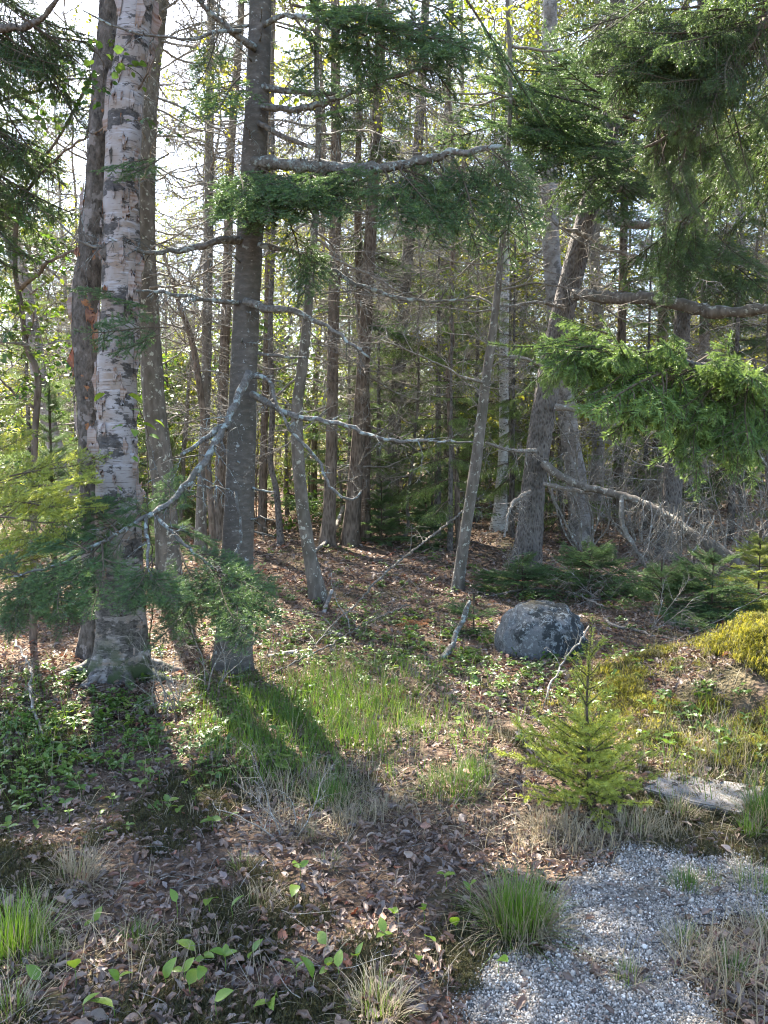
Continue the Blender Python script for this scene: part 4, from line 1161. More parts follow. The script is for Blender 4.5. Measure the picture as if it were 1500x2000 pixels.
# ------------------------------------------------------------------ young conifers
def young_conifer(name, label, x, y, h, Rr, group, dens=1.0, tilt=(-5, 45), seed=0, grp=None, L0=1.3, z0=0.12, mat=STEM):
    p4 = P4(x, y, h, 0.006 + 0.009 * h)
    b = np.array((x, y, p4[1][2]))
    t = thing(name, label, 'young conifer', b, grp)
    obj('trunk', trunk_mesh('trunk', p4, mat, 8, 0.1, 0.15, 0.05, b), t)
    conifer_crown(t, p4, b, b[2] + z0 * h, b[2] + h, Rr, group, dens, tilt[0], tilt[1], seed=seed, L0=L0)
    return t
for i, (px, py, h, rr, grp_, lab) in enumerate([
    (110, 1190, 2.3, 0.8, G_FIR, 'small dark fir behind the sunlit yellow green spruce'),
    (745, 1062, 1.1, 0.6, G_FIR, 'knee-high fir at the foot of the dark scarred trunk'),
    (830, 1075, 1.0, 0.7, G_FIR, 'low spreading fir between the dark trunk and the grey slanting one'),
    (1020, 1160, 0.45, 0.8, G_FIR, 'flat fir seedling at the foot of the leaning spruce'),
    (1150, 1160, 0.5, 1.0, G_FIR, 'flat dark fir seedling behind the boulder'),
    (1290, 1190, 0.5, 0.95, G_FIR, 'dark fir seedling under the brush of dead boughs'),
    (1390, 1195, 0.6, 0.8, G_FIR, 'dark fir seedling at the back of the mossy bank'),
    (1480, 1190, 0.8, 0.7, G_YNG, 'bright fir seedling at the back of the mossy bank'),
    (925, 1235, 0.35, 0.35, G_FIR, 'tiny fir seedling beside the lichened stick'),
    (330, 1130, 1.0, 0.6, G_FIR, 'bushy little fir behind the pale birch')]):
    g_ = G(px, py)
    young_conifer('young_fir', lab, g_[0], g_[1], h, rr, N_YNG if grp_ is G_YNG else (N_FIR if h < 1.5 else G_FIR), 2.0 if h < 1.5 else 1.7, (0, 45), 300 + i, L0=0.65 if h < 1.5 or grp_ is G_YNG else 1.3, z0=0.06)
q_ = P(-75, 1320, 5.2)
ss_ = thing('sunlit_spruce', 'sunlit yellow green young spruce reaching towards the pale birch', 'young conifer', (q_[0], 5.2, float(gz(q_[0], 5.2))))
sq_ = np.array(ss_.location)
obj('trunk', trunk_mesh('trunk', P4(sq_[0], sq_[1], 2.2, 0.025), STEM, 8, 0.1, 0.15, 0.05, sq_), ss_)
a_, b_, c_ = boughs(jit([(-60, 960, 5.2, 110, 900, 4.9), (20, 930, 5.0, 205, 885, 4.8), (-60, 1000, 5.2, 120, 960, 4.8), (30, 980, 5.0, 190, 985, 4.7), (-60, 1060, 5.2, 60, 1040, 4.8), (-20, 1010, 5.0, 140, 1010, 4.7), (-60, 900, 5.2, 70, 840, 5.0), (-60, 830, 5.2, 50, 780, 5.0), (-60, 1100, 5.2, 90, 1090, 4.8), (60, 950, 5.0, 170, 930, 4.7)], 1, 25), 0.65)
scatter('foliage', N_YNG, a_, b_, c_, ss_, sq_)
# taller dense young spruces in the middle distance
for i, (px, d, h, rr, lab) in enumerate([(855, 13.8, 6.5, 1.7, 'dense dim young spruce between the dark trunk and the white birch'), (930, 17, 7.5, 1.6, 'tall dim young spruce behind the slender white birch'), (790, 19, 7, 1.5, 'slim dim spruce behind the dark scarred trunk'), (560, 19, 5, 1.5, 'bright young spruce deep behind the crooked slim trunk'), (330, 17, 5, 1.6, 'bright young spruce deep behind the mossy trunk'), (1260, 15.5, 6, 1.5, 'dim young spruce behind the ruddy trunk'), (1430, 13.5, 6.5, 1.7, 'dim young spruce behind the far edge of the brush'), (200, 13.5, 4, 1.4, 'young spruce in the light behind the two birches'), (60, 14, 5.5, 1.5, 'young spruce behind the tilted birch'), (880, 12.2, 4.2, 1.2, 'low dim spruce between the slanting trunk and the dark scarred one'), (1000, 14.2, 5.5, 1.3, 'dim spruce filling the gap behind the leaning spruce'), (740, 15.5, 5.5, 1.2, 'thin dim spruce right behind the touching pair')]):
    x = (px - 750) / F * d
    t = young_conifer('young_spruce', lab, x, d, h, rr, F_DRK if i in (0, 6, 7) else F_SPR, 0.85, (-18, 35), 330 + i, z0=0.2 if px > 700 else 0.12, mat=SPRUCE_BARK)

# ------------------------------------------------------------------ the woods behind
protos = {}
def proto_conifer(k):
    h = (15, 19, 13)[k]
    t, p4, b = plain_tree('woodland_conifer', ('dark drooping conifer with dead lower branches deep in the woods', 'tall brown-trunked conifer with flat sprays deep in the woods', 'lighter green conifer with drooping boughs deep in the woods')[k], 'tree', 0, 0, h, 0.11 + 0.02 * k, (SPRUCE_BARK, BROWN_BARK)[k % 2], 'conifers deep in the woods', 0.2, 8, 0.5)
    conifer_crown(t, p4, b, h * 0.3, h, 1.9, (F_DRK, F_FIR, F_SPR)[k], 0.7, -20, 30, seed=400 + k)
    add_dead(t, p4, b, 1.0, h * 0.45, 5, (0.8, 1.8), seed=410 + k)
    twig_haze(t, p4, b, 1.0, h * 0.6, 60, (0.8, 1.9), seed=410 + k)
    return t
def proto_leafy(k):
    h = (15, 19, 17, 12)[k]
    t, p4, b = plain_tree('woodland_tree', ('thin grey-barked leafy tree deep in the woods', 'white-barked leafy tree deep in the woods', 'brown-barked leafy tree deep in the woods', 'slight grey leafy tree, the lowest kind deep in the woods')[k], 'tree', 0, 0, h, (0.08, 0.12, 0.10, 0.07)[k], (GREY_BARK, SLIM_BIRCH, BROWN_BARK, GREY_BARK)[k], 'leafy trees deep in the woods', 0.5, 8, 0.5)
    leaf_crown(t, p4, b, h * 0.10, h * 0.98, 2.2, G_LEAF, 400, seed=420 + k, scale=(1.0, 1.9))
    add_dead(t, p4, b, 2, h * 0.95, 6, (1.0, 2.3), seed=430 + k)
    twig_haze(t, p4, b, 1.5, h * 0.98, 110, (0.8, 2.4), seed=430 + k)
    return t
def proto_pole(k):
    h = (11, 15, 8)[k]
    t, p4, b = plain_tree('woodland_pole', ('thin grey bare-branched pole among the trunks in the woods', 'thin brown bare-branched pole among the trunks in the woods', 'short thin grey pole among the trunks in the woods')[k], 'tree', 0, 0, h, (0.035, 0.05, 0.03)[k], (GREY_BARK, BROWN_BARK, GREY_BARK)[k], 'thin poles in the woods', 0.6, 7, 0.4, 0.08)
    twig_haze(t, p4, b, 1.0, h, 75, (0.5, 1.7), seed=460 + k)
    leaf_crown(t, p4, b, h * 0.3, h * 0.8, 1.2, G_LEAF, 24, seed=460 + k, scale=(0.6, 1.1))
    return t
def proto_shrub(k):
    p = np.array((0, 0, 0.0))
    t = thing('understory_shrub', ('broad-leaved mid green shrub between far trunks', 'yellow green small-leaved shrub between far trunks', 'yellow green spreading shrub between far trunks')[k], 'shrub', p, 'leafy shrubs between the far trunks')
    r = np.random.default_rng(440 + k)
    for j in range(4):
        a = r.uniform(0, 6.28)
        q = [(0, 0, -0.05, 0.012), (0.2 * math.cos(a), 0.2 * math.sin(a), 0.7, 0.009), (0.5 * math.cos(a), 0.5 * math.sin(a), 1.6, 0.006), (0.7 * math.cos(a), 0.7 * math.sin(a), 2.3, 0.003)]
        limb(t, p, q, BROWN_BARK, 'stem', 5, 6, 450 + k * 5 + j, 0.5, 0.2)
    leaf_crown(t, np.array([(0, 0, 0, .01), (0, 0, 3.0, .01)]), p, 0.4, 2.9, 1.4, G_LEAF if k else G_MAPLE, 110, seed=440 + k, scale=(0.7, 1.2))
    return t
def proto_small(k):
    return young_conifer('woodland_fir', ('bushy low bright young conifer between the far trunks', 'taller flat-sprayed young fir between the far trunks', 'bright drooping young spruce between the far trunks')[k], 0, 0, (2.5, 4.5, 3.5)[k], (1.0, 1.4, 1.2)[k], (F_SPR, F_FIR, F_SPR)[k], 0.8, (-10, 40), 480 + k, 'young conifers deep in the woods', z0=0.08, mat=SPRUCE_BARK)
def proto_bare(k):
    p = np.array((0, 0, 0.0))
    t = thing('bare_shrub', 'leafless grey twiggy shrub in the thicket', 'shrub', p, 'leafless shrubs in the thicket')
    r = np.random.default_rng(470 + k)
    for j in range(7):
        a = r.uniform(0, 6.28)
        s = r.uniform(0.9, 1.5)
        obj('stem', DEADS[r.integers(len(DEADS))], t, (0.05 * math.cos(a), 0.05 * math.sin(a), -0.03), (r.uniform(0, 6), -R(r.uniform(45, 80)), a), (s, s, s))
    return t
r_ = np.random.default_rng(2024)
taken = [(MID[i][2], (MID[i][3][0][0] - 750) / F * MID[i][2]) for i in range(len(MID))]
def place(maker, nvar, spots, smin=0.85, smax=1.2):
    ps = [None] * nvar
    for i, (x, y) in enumerate(spots):
        k = i % nvar
        if ps[k] is None:
            ps[k] = maker(k)
            o = ps[k]
        else:
            o = copy_tree(ps[k])
        s = r_.uniform(smin, smax)
        o.location = (x, y, float(gz(x, y)))
        o.rotation_euler = (0, 0, r_.uniform(0, 6.28))
        o.scale = (s, s, s)
def spots(n, y0, y1, k=0.58, pad=2.0, gap=1.1, xf=None, pw=1.0):
    out = []
    tries = 0
    while len(out) < n and tries < n * 60:
        tries += 1
        y = y0 + (y1 - y0) * r_.random() ** pw
        x = r_.uniform(-1, 1) * (k * y + pad)
        if xf and not xf(x, y):
            continue
        if all((x - a) ** 2 + (y - b) ** 2 > gap ** 2 for b, a in taken):
            taken.append((y, x))
            out.append((x, y))
    return out
place(proto_leafy, 4, spots(80, 25, 56, xf=lambda x, y: not (-0.5 < x / y < -0.08 and y < 36)) + spots(8, 16, 23, xf=lambda x, y: x > 1))
place(proto_conifer, 3, spots(14, 24, 50, gap=1.6, xf=lambda x, y: x / y > 0.0 or y > 40) + spots(30, 50, 75, gap=2.0))
place(proto_shrub, 3, spots(16, 16, 22, gap=0.9, xf=lambda x, y: x / y < -0.05) + spots(60, 20, 46, gap=0.8) + spots(45, 40, 66, gap=1.2), 0.7, 1.8)
place(proto_small, 3, spots(22, 14, 22, gap=0.9) + spots(44, 22, 46, gap=0.9), 0.6, 1.4)
place(proto_pole, 3, spots(22, 11.5, 21, gap=0.7) + spots(36, 21, 36, gap=0.7))
place(proto_bare, 3, spots(16, 10.5, 22, gap=0.8, xf=lambda x, y: x / y > 0.24), 0.8, 1.4)

# ------------------------------------------------------------------ boulder, mossy bank, slab
import bmesh
def rock(name, label, cat, loc, size, mat, seed, sub=5, rough=0.16):
    bm = bmesh.new()
    bmesh.ops.create_icosphere(bm, subdivisions=sub, radius=1)
    sv = Vector((seed * 3.1, seed * 1.7, 0))
    for v in bm.verts:
        d = v.co.normalized()
        k = 1 + rough * noise.fractal(d * 1.1 + sv, 0.8, 2, 3) + 0.05 * noise.fractal(d * 4 + sv, 0.6, 2, 5) - 0.09 * abs(noise.noise(d * 1.7 + sv)) - 0.03 * abs(noise.noise(d * 5.1 + sv))
        k *= 1 - 0.10 * max(0, d.dot(Vector((-0.95, -0.25, 0.1)))) ** 2
        fl = 1 - 0.14 * max(0, d.z) ** 3
        v.co = Vector((d.x * size[0] * (1 + 0.06 * (1 - abs(d.z))), d.y * size[1], d.z * size[2] * fl)) * k
    me = bpy.data.meshes.new(name)
    bm.to_mesh(me); bm.free()
    me.materials.append(mat)
    for p in me.polygons:
        p.use_smooth = True
    o = obj(name, me, None, loc)
    return tag(o, label, cat)
bg = G(1068, 1288)
rock('boulder', 'rounded grey boulder with dark patches and a mossy top', 'boulder', (bg[0], bg[1] + 0.30, bg[2] + 0.03), (0.355, 0.33, 0.425), BOULDER, 4, 5, 0.10)
sg = [G(1252, 1548), G(1305, 1512), G(1500, 1548), G(1445, 1600)]
def slab():
    bm = bmesh.new()
    c = np.mean(sg, axis=0)
    vs_ = []
    n = 24
    # outline: four corners, edges broken up
    out = []
    for i in range(4):
        a, b = sg[i], sg[(i + 1) % 4]
        for k in range(8):
            p = a + (b - a) * k / 8
            p = p + np.array((rng.normal(0, 0.008), rng.normal(0, 0.008), 0)) * (k > 0)
            out.append(p)
    zt = c[2] + 0.022
    top = [bm.verts.new((p[0] - c[0], p[1] - c[1], zt - c[2])) for p in out]
    bot = [bm.verts.new((p[0] - c[0], p[1] - c[1], -0.06)) for p in out]
    ft = bm.faces.new(top)
    for i in range(len(out)):
        j = (i + 1) % len(out)
        bm.faces.new((top[i], bot[i], bot[j], top[j]))
    bmesh.ops.recalc_face_normals(bm, faces=bm.faces)
    bmesh.ops.bevel(bm, geom=[e for e in bm.edges if e.verts[0] in top and e.verts[1] in top], offset=0.006, segments=2, affect='EDGES')
    me = bpy.data.meshes.new('flat_slab')
    bm.to_mesh(me); bm.free()
    me.materials.append(SLAB)
    return tag(obj('flat_slab', me, None, c), 'flat weathered slab half buried in leaves beside the small spruce', 'slab')
slab()

# ------------------------------------------------------------------ the little spruce in front
SHOOTS = []
def sapling_spruce():
    b = G(1150, 1592)
    d = b[1]
    t = thing('spruce_sapling', 'knee-high bright green spruce sapling with a bare pointed leader', 'sapling', b)
    top = P(1157, 1205, d + 0.02)
    path = smooth_path([(*(b - np.array((0, 0, 0.05))), 0.009), (*P(1150, 1480, d), 0.008), (*P(1146, 1380, d), 0.006), (*P(1150, 1300, d), 0.004), (*top, 0.0022)], 0.03)
    mb = MB(); mb.add(*tube(path[:, :3], path[:, 3], 8), 0)
    r = np.random.default_rng(77)
    A, B, T = [], [], []
    for k in range(len(path) - 1):
        if path[k][2] > P(0, 1420, d)[2]:
            A.append(path[k, :3]); B.append(path[k + 1, :3]); T.append(0.8)
    needles(mb, A, B, T, 700, 0.017, 0.0032, 0.0, r, 1)
    obj('trunk', mb.mesh('trunk', [STEM, YOUNG_N], b, False), t)
    H = top[2] - b[2]
    whorl = [(0.06, 0.30, 8), (0.12, 0.36, 9), (0.18, 0.35, 9), (0.25, 0.31, 8), (0.32, 0.27, 8), (0.39, 0.22, 7), (0.46, 0.17, 6), (0.56, 0.13, 5), (0.64, 0.11, 4), (0.71, 0.12, 4), (0.80, 0.13, 4)]
    for (f, rl, nb) in whorl:
        c = np.array([np.interp(b[2] + f * H, path[:, 2], path[:, j]) for j in range(3)])
        a0 = r.uniform(0, 6.28)
        for k in range(nb):
            az = a0 + 2 * math.pi * k / nb + r.normal(0, 0.3)
            el = R(12 + 38 * f + r.normal(0, 8))
            if f > 0.55: el = R(48 + r.normal(0, 8))
            ln = rl * r.uniform(0.65, 1.3)
            m2 = MB(); A, B, T = [], [], []
            n = 6
            pts = [c]; dv = np.array((math.cos(az) * math.cos(el), math.sin(az) * math.cos(el), math.sin(el)))
            for j in range(n):
                dv = unit(dv + 0.08 * r.standard_normal(3) + np.array((0, 0, 0.03)))
                pts.append(pts[-1] + dv * ln / n)
            pts = np.array(pts)
            m2.add(*tube(pts, np.linspace(0.004, 0.0012, n + 1), 4, False), 0)
            for j in range(n):
                A.append(pts[j]); B.append(pts[j + 1]); T.append(0.9 if j >= n - 2 else 0.3)
                if 0 < j and f < 0.5:
                    for s in (-1, 1):
                        if r.random() < 0.15: continue
                        sd = unit(np.cross(pts[j + 1] - pts[j], (0, 0, 1.0))) * s
                        sv = unit(unit(pts[j + 1] - pts[j]) * 0.8 + sd * 0.75 + np.array((0, 0, r.uniform(-0.35, 0.3))))
                        sl = ln * r.uniform(0.16, 0.36) * (1.3 - j / n)
                        A.append(pts[j]); B.append(pts[j] + sv * sl); T.append(0.9)
            needles(m2, A, B, T, 850, 0.017, 0.0036, 0.1, r, 1)
            obj('branch', m2.mesh('branch', [STEM, YOUNG_N], b, False), t)
sapling_spruce()

# ------------------------------------------------------------------ grass tufts
def blades(mb, r, n, h, spread, base_r, mat, lean=0.5, wd=0.0028, seg=4, droop=0.6):
    for _ in range(n):
        a = r.uniform(0, 2 * math.pi)
        rr = base_r * math.sqrt(r.random())
        p = np.array((rr * math.cos(a), rr * math.sin(a), 0.0))
        az = a + r.normal(0, 0.7)
        ln = h * r.uniform(0.55, 1.15)
        el = R(90) - abs(r.normal(0, lean)) * spread
        d = np.array((math.cos(az) * math.cos(el), math.sin(az) * math.cos(el), math.sin(el)))
        sd = np.array((-math.sin(az), math.cos(az), 0))
        V = []
        for k in range(seg + 1):
            w = wd * (1 - (k / seg) ** 1.6) * 0.5 + 0.0002
            V += [p - sd * w, p + sd * w]
            p = p + d * ln / seg
            d = unit(d + np.array((0, 0, -droop / seg)) * (k + 1) / seg * 1.6 + 0.05 * r.standard_normal(3))
            if p[2] < 0.004: p[2] = 0.004
        mb.add(np.array(V), [(2 * k, 2 * k + 1, 2 * k + 3, 2 * k + 2) for k in range(seg)], mat)
TUFTS = [  # px, py, height m, radius, green blades, dry blades, fresh?, label
    (1012, 1815, 0.21, 0.10, 520, 420, 1, 'big bright green grass tuft with a straw skirt at the gravel edge'),
    (25, 1860, 0.20, 0.10, 420, 160, 1, 'bright green sunlit grass tuft in the leaf litter'),
    (640, 1572, 0.17, 0.12, 380, 60, 0, 'deep green grass tuft beside the leafless twiggy shrub'),
    (885, 1545, 0.14, 0.16, 420, 80, 0, 'wide green grass tuft between the sapling and the twiggy shrub'),
    (925, 1515, 0.12, 0.09, 200, 20, 1, 'small bright grass tuft against the wide green one'),
    (1340, 1735, 0.09, 0.06, 160, 60, 0, 'small green grass tuft alone on the gravel'),
    (1490, 1600, 0.22, 0.08, 220, 160, 0, 'tall green grass tuft at the end of the slab'),
    (1462, 1632, 0.12, 0.04, 120, 60, 1, 'yellow green grass tuft in front of the slab'),
    (1325, 1595, 0.12, 0.05, 60, 120, 0, 'sparse grass tuft at the slab edge'),
    (150, 1722, 0.16, 0.06, 10, 240, 0, 'dry straw-coloured grass tuft lying over in the leaf litter'),
    (505, 1775, 0.09, 0.05, 10, 170, 0, 'low dry grass tuft beside a sunlit patch of leaves'),
    (735, 1985, 0.13, 0.06, 60, 240, 0, 'dry grass tuft with a few green blades by the gravel corner'),
    (1430, 1905, 0.10, 0.05, 60, 180, 0, 'dry grass tuft between two gravel patches'),
    (1240, 1625, 0.12, 0.07, 20, 260, 0, 'pale dry grass tuft under the sapling'),
    (690, 1600, 0.10, 0.08, 10, 260, 0, 'pale dry grass tuft in front of the deep green one'),
    (600, 1640, 0.09, 0.05, 10, 170, 0, 'little dry grass tuft at the foot of the twiggy shrub'),
    (755, 1590, 0.10, 0.07, 0, 230, 0, 'pale matted dry tuft between two green ones'),
    (265, 1835, 0.07, 0.05, 90, 40, 0, 'thin green grass tuft near the mayflower leaves'),
    (1075, 1630, 0.13, 0.09, 10, 280, 0, 'grey matted dry tuft at the foot of the sapling'),
    (1475, 1735, 0.12, 0.08, 90, 130, 0, 'mixed grass tuft on the far side of the gravel'),
    (1390, 1725, 0.06, 0.04, 40, 60, 0, 'tiny mixed tuft on the gravel'),
    (1225, 1915, 0.07, 0.04, 60, 60, 0, 'tiny green tuft in the strip of leaves across the gravel'),
    (640, 1690, 0.07, 0.04, 20, 70, 0, 'tiny dry tuft on the dark moss'),
    (1330, 1840, 0.08, 0.05, 40, 110, 0, 'low straw tuft by the leaves on the gravel'),
    (1490, 1820, 0.09, 0.05, 30, 120, 0, 'low straw tuft in the leaves beyond the gravel'),
    (470, 1700, 0.08, 0.04, 30, 60, 0, 'tiny wispy tuft in the leaf litter'),
    (100, 1880, 0.10, 0.04, 60, 90, 0, 'wispy tuft beside the bright sunlit grass'),
    (20, 1990, 0.14, 0.05, 50, 110, 0, 'dull wispy tuft among the mayflower leaves'),
]
for i, (px, py, h, br, ng, nd, fresh, lab) in enumerate(TUFTS):
    g_ = G(px, py)
    r = np.random.default_rng(600 + i)
    mb = MB()
    blades(mb, r, int(ng * 0.55), h * 0.95, 0.85, br * 0.75, 0, 0.5, 0.0024, 5, 0.7)
    blades(mb, r, int(ng * 0.45), h * 0.85, 1.5, br, 0, 0.55, 0.0022, 5, 1.2)
    blades(mb, r, int(nd * 1.1) + 15, h * 1.05, 2.0, br * 1.2, 1, 0.6, 0.002, 5, 1.4)
    blades(mb, r, ng // 12, h * 0.9, 0.9, br * 0.8, 1, 0.5, 0.002, 5, 0.8)
    o = obj('grass_tuft', mb.mesh('grass_tuft', [FRESH if fresh else GRASS, STRAW]), None, g_ - np.array((0, 0, 0.005)))
    tag(o, lab, 'grass tuft', 'grass tufts')

# ------------------------------------------------------------------ mayflower leaves and other low plants
ML = [mesh('leaf', *leaf_blade(1, 0.60, f, c, 5, 1.1), MAYFL) for f, c in ((0.3, 0.25), (0.45, 0.1), (0.2, 0.5))]
HL = [mesh('leaf', *leaf_blade(1, w, f, c, 4, 1.0), HERB) for w, f, c in ((0.55, 0.3, 0.3), (0.5, 0.2, 0.6), (0.62, 0.25, 0.15))]
def stalk(h):
    mb = MB(); mb.add(*tube(np.array([(0, 0, -0.01), (0.004, 0, h * 0.5), (0, 0.003, h)]), np.array((0.0014, 0.0012, 0.001)), 4), 0)
    return mb.mesh('stem', FRESH)
STK = [stalk(h) for h in (0.03, 0.05, 0.07)]
def seedling(name, loc, nl, size, kinds, label, group, r, upright=0.6, stem=None, cat='plant'):
    si = int(r.integers(3)) if stem is None else stem
    t = thing(name, label, cat, loc, group)
    obj('stem', STK[si], t)
    a0 = r.uniform(0, 6.28)
    h = (0.03, 0.05, 0.07)[si]
    for k in range(nl):
        s = size * r.uniform(0.75, 1.2)
        obj('leaf', kinds[int(r.integers(len(kinds)))], t, (0, 0, h * (1 - 0.25 * k / max(1, nl))), (r.normal(0, 0.35), -r.uniform(0.0, 1.0) * upright * 1.6 + 0.1, a0 + k * (6.28 / nl) + r.normal(0, 0.3)), (s, s, s))
    return t
r = np.random.default_rng(88)
for (px, py) in [(579, 1765), (452, 1800), (400, 1885), (494, 1875), (439, 1905), (322, 1930), (359, 1925), (398, 1930), (369, 1955), (577, 1920), (611, 1930), (640, 1905), (637, 1862), (698, 1885), (495, 1985), (162, 1996), (222, 2000), (79, 1932), (147, 1935), (232, 1942), (382, 1875), (660, 1920), (185, 1815), (420, 2000), (585, 1725), (407, 1795), (870, 1745), (917, 1772), (827, 1812), (890, 1825), (982, 1825), (830, 1845), (815, 1885), (972, 1905), (345, 1800), (540, 1960), (750, 1850), (770, 1800)]:
    single = r.random() < 0.6
    nl_ = 1 if single else int(r.integers(2, 4))
    seedling('mayflower', G(px, py), nl_, 0.062 if single else 0.045, ML, ('single upright fresh green mayflower leaf on a short stalk in the litter', 'fresh green mayflower with a pair of leaves in the litter', 'fresh green mayflower with three leaves in the litter')[nl_ - 1], 'mayflower leaves in the litter', r, 0.75)
def region_pts(n, x0, x1, y0, y1, dens=None):
    out = []
    while len(out) < n:
        px, py = r.uniform(x0, x1), r.uniform(y0, y1)
        if dens is None or r.random() < dens(px, py):
            out.append((px, py))
    return out
herbs = region_pts(170, -20, 620, 1350, 1640, lambda x, y: 0.15 + 0.85 * (1 if (y < 1600 - 0.28 * x + 60 and vnoise(x / 90, y / 40) > 0.3) else 0.1)) + region_pts(55, 880, 1180, 1290, 1460) + region_pts(30, 1250, 1500, 1370, 1500)
for (px, py) in herbs:
    nl_ = int(r.integers(2, 5))
    seedling('forest_herb', G(px, py), nl_, r.uniform(0.028, 0.048), HL, 'small low plant with ' + ('two', 'three', 'four')[nl_ - 2] + ' oval green leaves on the forest floor', 'low leafy plants on the forest floor', r, 0.35)

# ------------------------------------------------------------------ scatter over the floor
def dead_leaf(seed):
    r = np.random.default_rng(seed)
    nu, nv = 6, 4
    ln, wd = 1.0, r.uniform(0.5, 0.85)
    curl = r.uniform(0.6, 3.0) * r.choice((-1, 1), p=(0.2, 0.8))
    bend = r.uniform(-0.8, 0.8)
    lob = r.uniform(0, 0.3)
    V = []
    for i in range(nu + 1):
        t = i / nu
        w = wd * 0.5 * math.sin(math.pi * (0.05 + 0.9 * t)) ** 0.7 * (1 + lob * math.cos(t * 15))
        for j in range(nv + 1):
            s = (j / nv * 2 - 1)
            ang = s * curl * 0.9
            y = w * (math.sin(ang) / curl / 0.9) if abs(curl) > 0.05 else w * s
            z = w * (1 - math.cos(ang)) / (abs(curl) * 0.9)
            V.append((ln * (t - 0.5), y + 0.03 * r.standard_normal(), z * np.sign(curl) + bend * (t - 0.5) ** 2 * 0.6 + 0.035 * r.standard_normal()))
    Fs = [(i * (nv + 1) + j, (i + 1) * (nv + 1) + j, (i + 1) * (nv + 1) + j + 1, i * (nv + 1) + j + 1) for i in range(nu) for j in range(nv)]
    V = np.array(V)
    V[:, 2] -= V[:, 2].min() + 0.03
    return mesh('fallen_leaf', V, Fs, LITTER)
DL = [dead_leaf(700 + k) for k in range(10)]
G_LIT = scatter_group('litter_scatter', [source('fallen_leaf_source', d) for d in DL])
def floor_xy(n, y0, y1, k=0.54, pad=0.6, pw=1.0):
    y = y0 + (y1 - y0) * rng.random(n) ** pw
    x = (rng.random(n) * 2 - 1) * (k * y + pad)
    return x, y
def bare(x, y):            # where the gravel lies
    return gravel_keep(x, y)
def moss_zone(x, y):
    return (vnoise(x + 3, y, 2.3) * 0.7 + vnoise(x, y + 5, 6) * 0.3)
xs_, ys_, ss_ = [], [], []
for n, y0, y1, pw, lo, hi in ((21000, 1.9, 5.2, 1.3, 0.016, 0.056), (22000, 4.5, 9.5, 1.2, 0.024, 0.062), (16000, 9, 22, 1.2, 0.05, 0.11), (9000, 20, 45, 1.0, 0.09, 0.2)):
    x, y = floor_xy(n, y0, y1, pw=pw)
    k = ~bare(x, y) | (rng.random(n) < 0.03)
    mz = moss_zone(x, y)
    if y0 < 4:
        k &= (mz < 0.60) | (rng.random(n) < 0.35)
        k &= ~((((x - 2.3) / 0.6) ** 2 + ((y - 4.5) / 0.6) ** 2 < 1) & (rng.random(n) < 0.82))
    xs_.append(x[k]); ys_.append(y[k]); ss_.append((lo + (hi - lo) * rng.random(n) ** 2.1)[k])
x, y, s = map(np.concatenate, (xs_, ys_, ss_))
n = len(x)
rot = np.stack([rng.normal(0, 0.42, n), rng.normal(0, 0.38, n), rng.uniform(0, 6.28, n)], 1)
z = gz(x, y) + 0.002 + 0.022 * rng.random(n)
near = np.argsort(y - 6 * s * (y < 3.6))[:300]         # the 300 that show largest are leaves of their own
rest = np.ones(n, bool); rest[near] = False
fn = 2600                                   # broken bits of leaf, on the gravel too
fx, fy = floor_xy(fn, 1.95, 3.4)
o = scatter('leaf_fragments', G_LIT, np.stack([fx, fy, gz(fx, fy) + 0.012], 1), np.stack([rng.normal(0, .3, fn), rng.normal(0, .3, fn), rng.uniform(0, 6.28, fn)], 1), rng.uniform(0.006, 0.022, fn))
o['label'] = 'small broken bits of brown leaf'
o = scatter('leaf_litter', G_LIT, np.stack([x, y, z], 1)[rest], rot[rest], s[rest])
o['label'] = 'thick brown leaf litter covering the forest floor'
for i in near:
    q = obj('fallen_leaf', DL[int(rng.integers(10))], None, (x[i], y[i], z[i] + 0.004), tuple(rot[i]), (s[i] * 1.15,) * 3)
    tag(q, 'curled brown fallen leaf lying in the litter', 'fallen leaf', 'fallen leaves lying in front')

# moss
def sprig(seed, mat, n=16, h=0.02, sp=0.02):
    r = np.random.default_rng(seed)
    mb = MB()
    for _ in range(n):
        p = np.array((r.normal(0, sp), r.normal(0, sp), 0))
        hh = h * r.uniform(0.6, 1.2)
        for k in range(6):
            a = r.uniform(0, 6.28)
            d = unit(np.array((math.cos(a), math.sin(a), r.uniform(0.4, 1.6))))
            q = p + np.array((0, 0, hh * k / 6))
            w = np.array((-math.sin(a), math.cos(a), 0)) * 0.0012
            mb.add(np.array([q - w, q + w, q + d * hh * 0.55]), [(0, 1, 2)], 0)
    return mb.mesh('moss', mat, smooth=False)
G_MD = scatter_group('dark_moss_scatter', [source('dark_moss_source', sprig(s, MOSS_D)) for s in (1, 2, 3)])
G_MY = scatter_group('sunny_moss_scatter', [source('sunny_moss_source', sprig(s, MOSS_Y if s < 7 else MOSS_D)) for s in (8, 7, 6, 5, 4)][::-1])
x, y = floor_xy(26000, 1.9, 4.3, pw=1.2)
k = ~bare(x, y) & (moss_zone(x, y) > 0.50)
x, y = x[k], y[k]; n = len(x)
o = scatter('moss', G_MD, np.stack([x, y, gz(x, y)], 1), np.stack([rng.normal(0, .2, n), rng.normal(0, .2, n), rng.uniform(0, 6.28, n)], 1), rng.uniform(0.6, 1.3, n))
o['label'] = 'dark olive moss cushions between the fallen leaves'
n = 17000
x = 2.3 + 0.42 * rng.standard_normal(n); y = 4.5 + 0.36 * rng.standard_normal(n)
k = vnoise(x, y, 3.3) * 0.5 + vnoise(x, y, 9) * 0.3 + rng.random(n) * 0.2 > 0.44
x, y = x[k], y[k]; n = len(x)
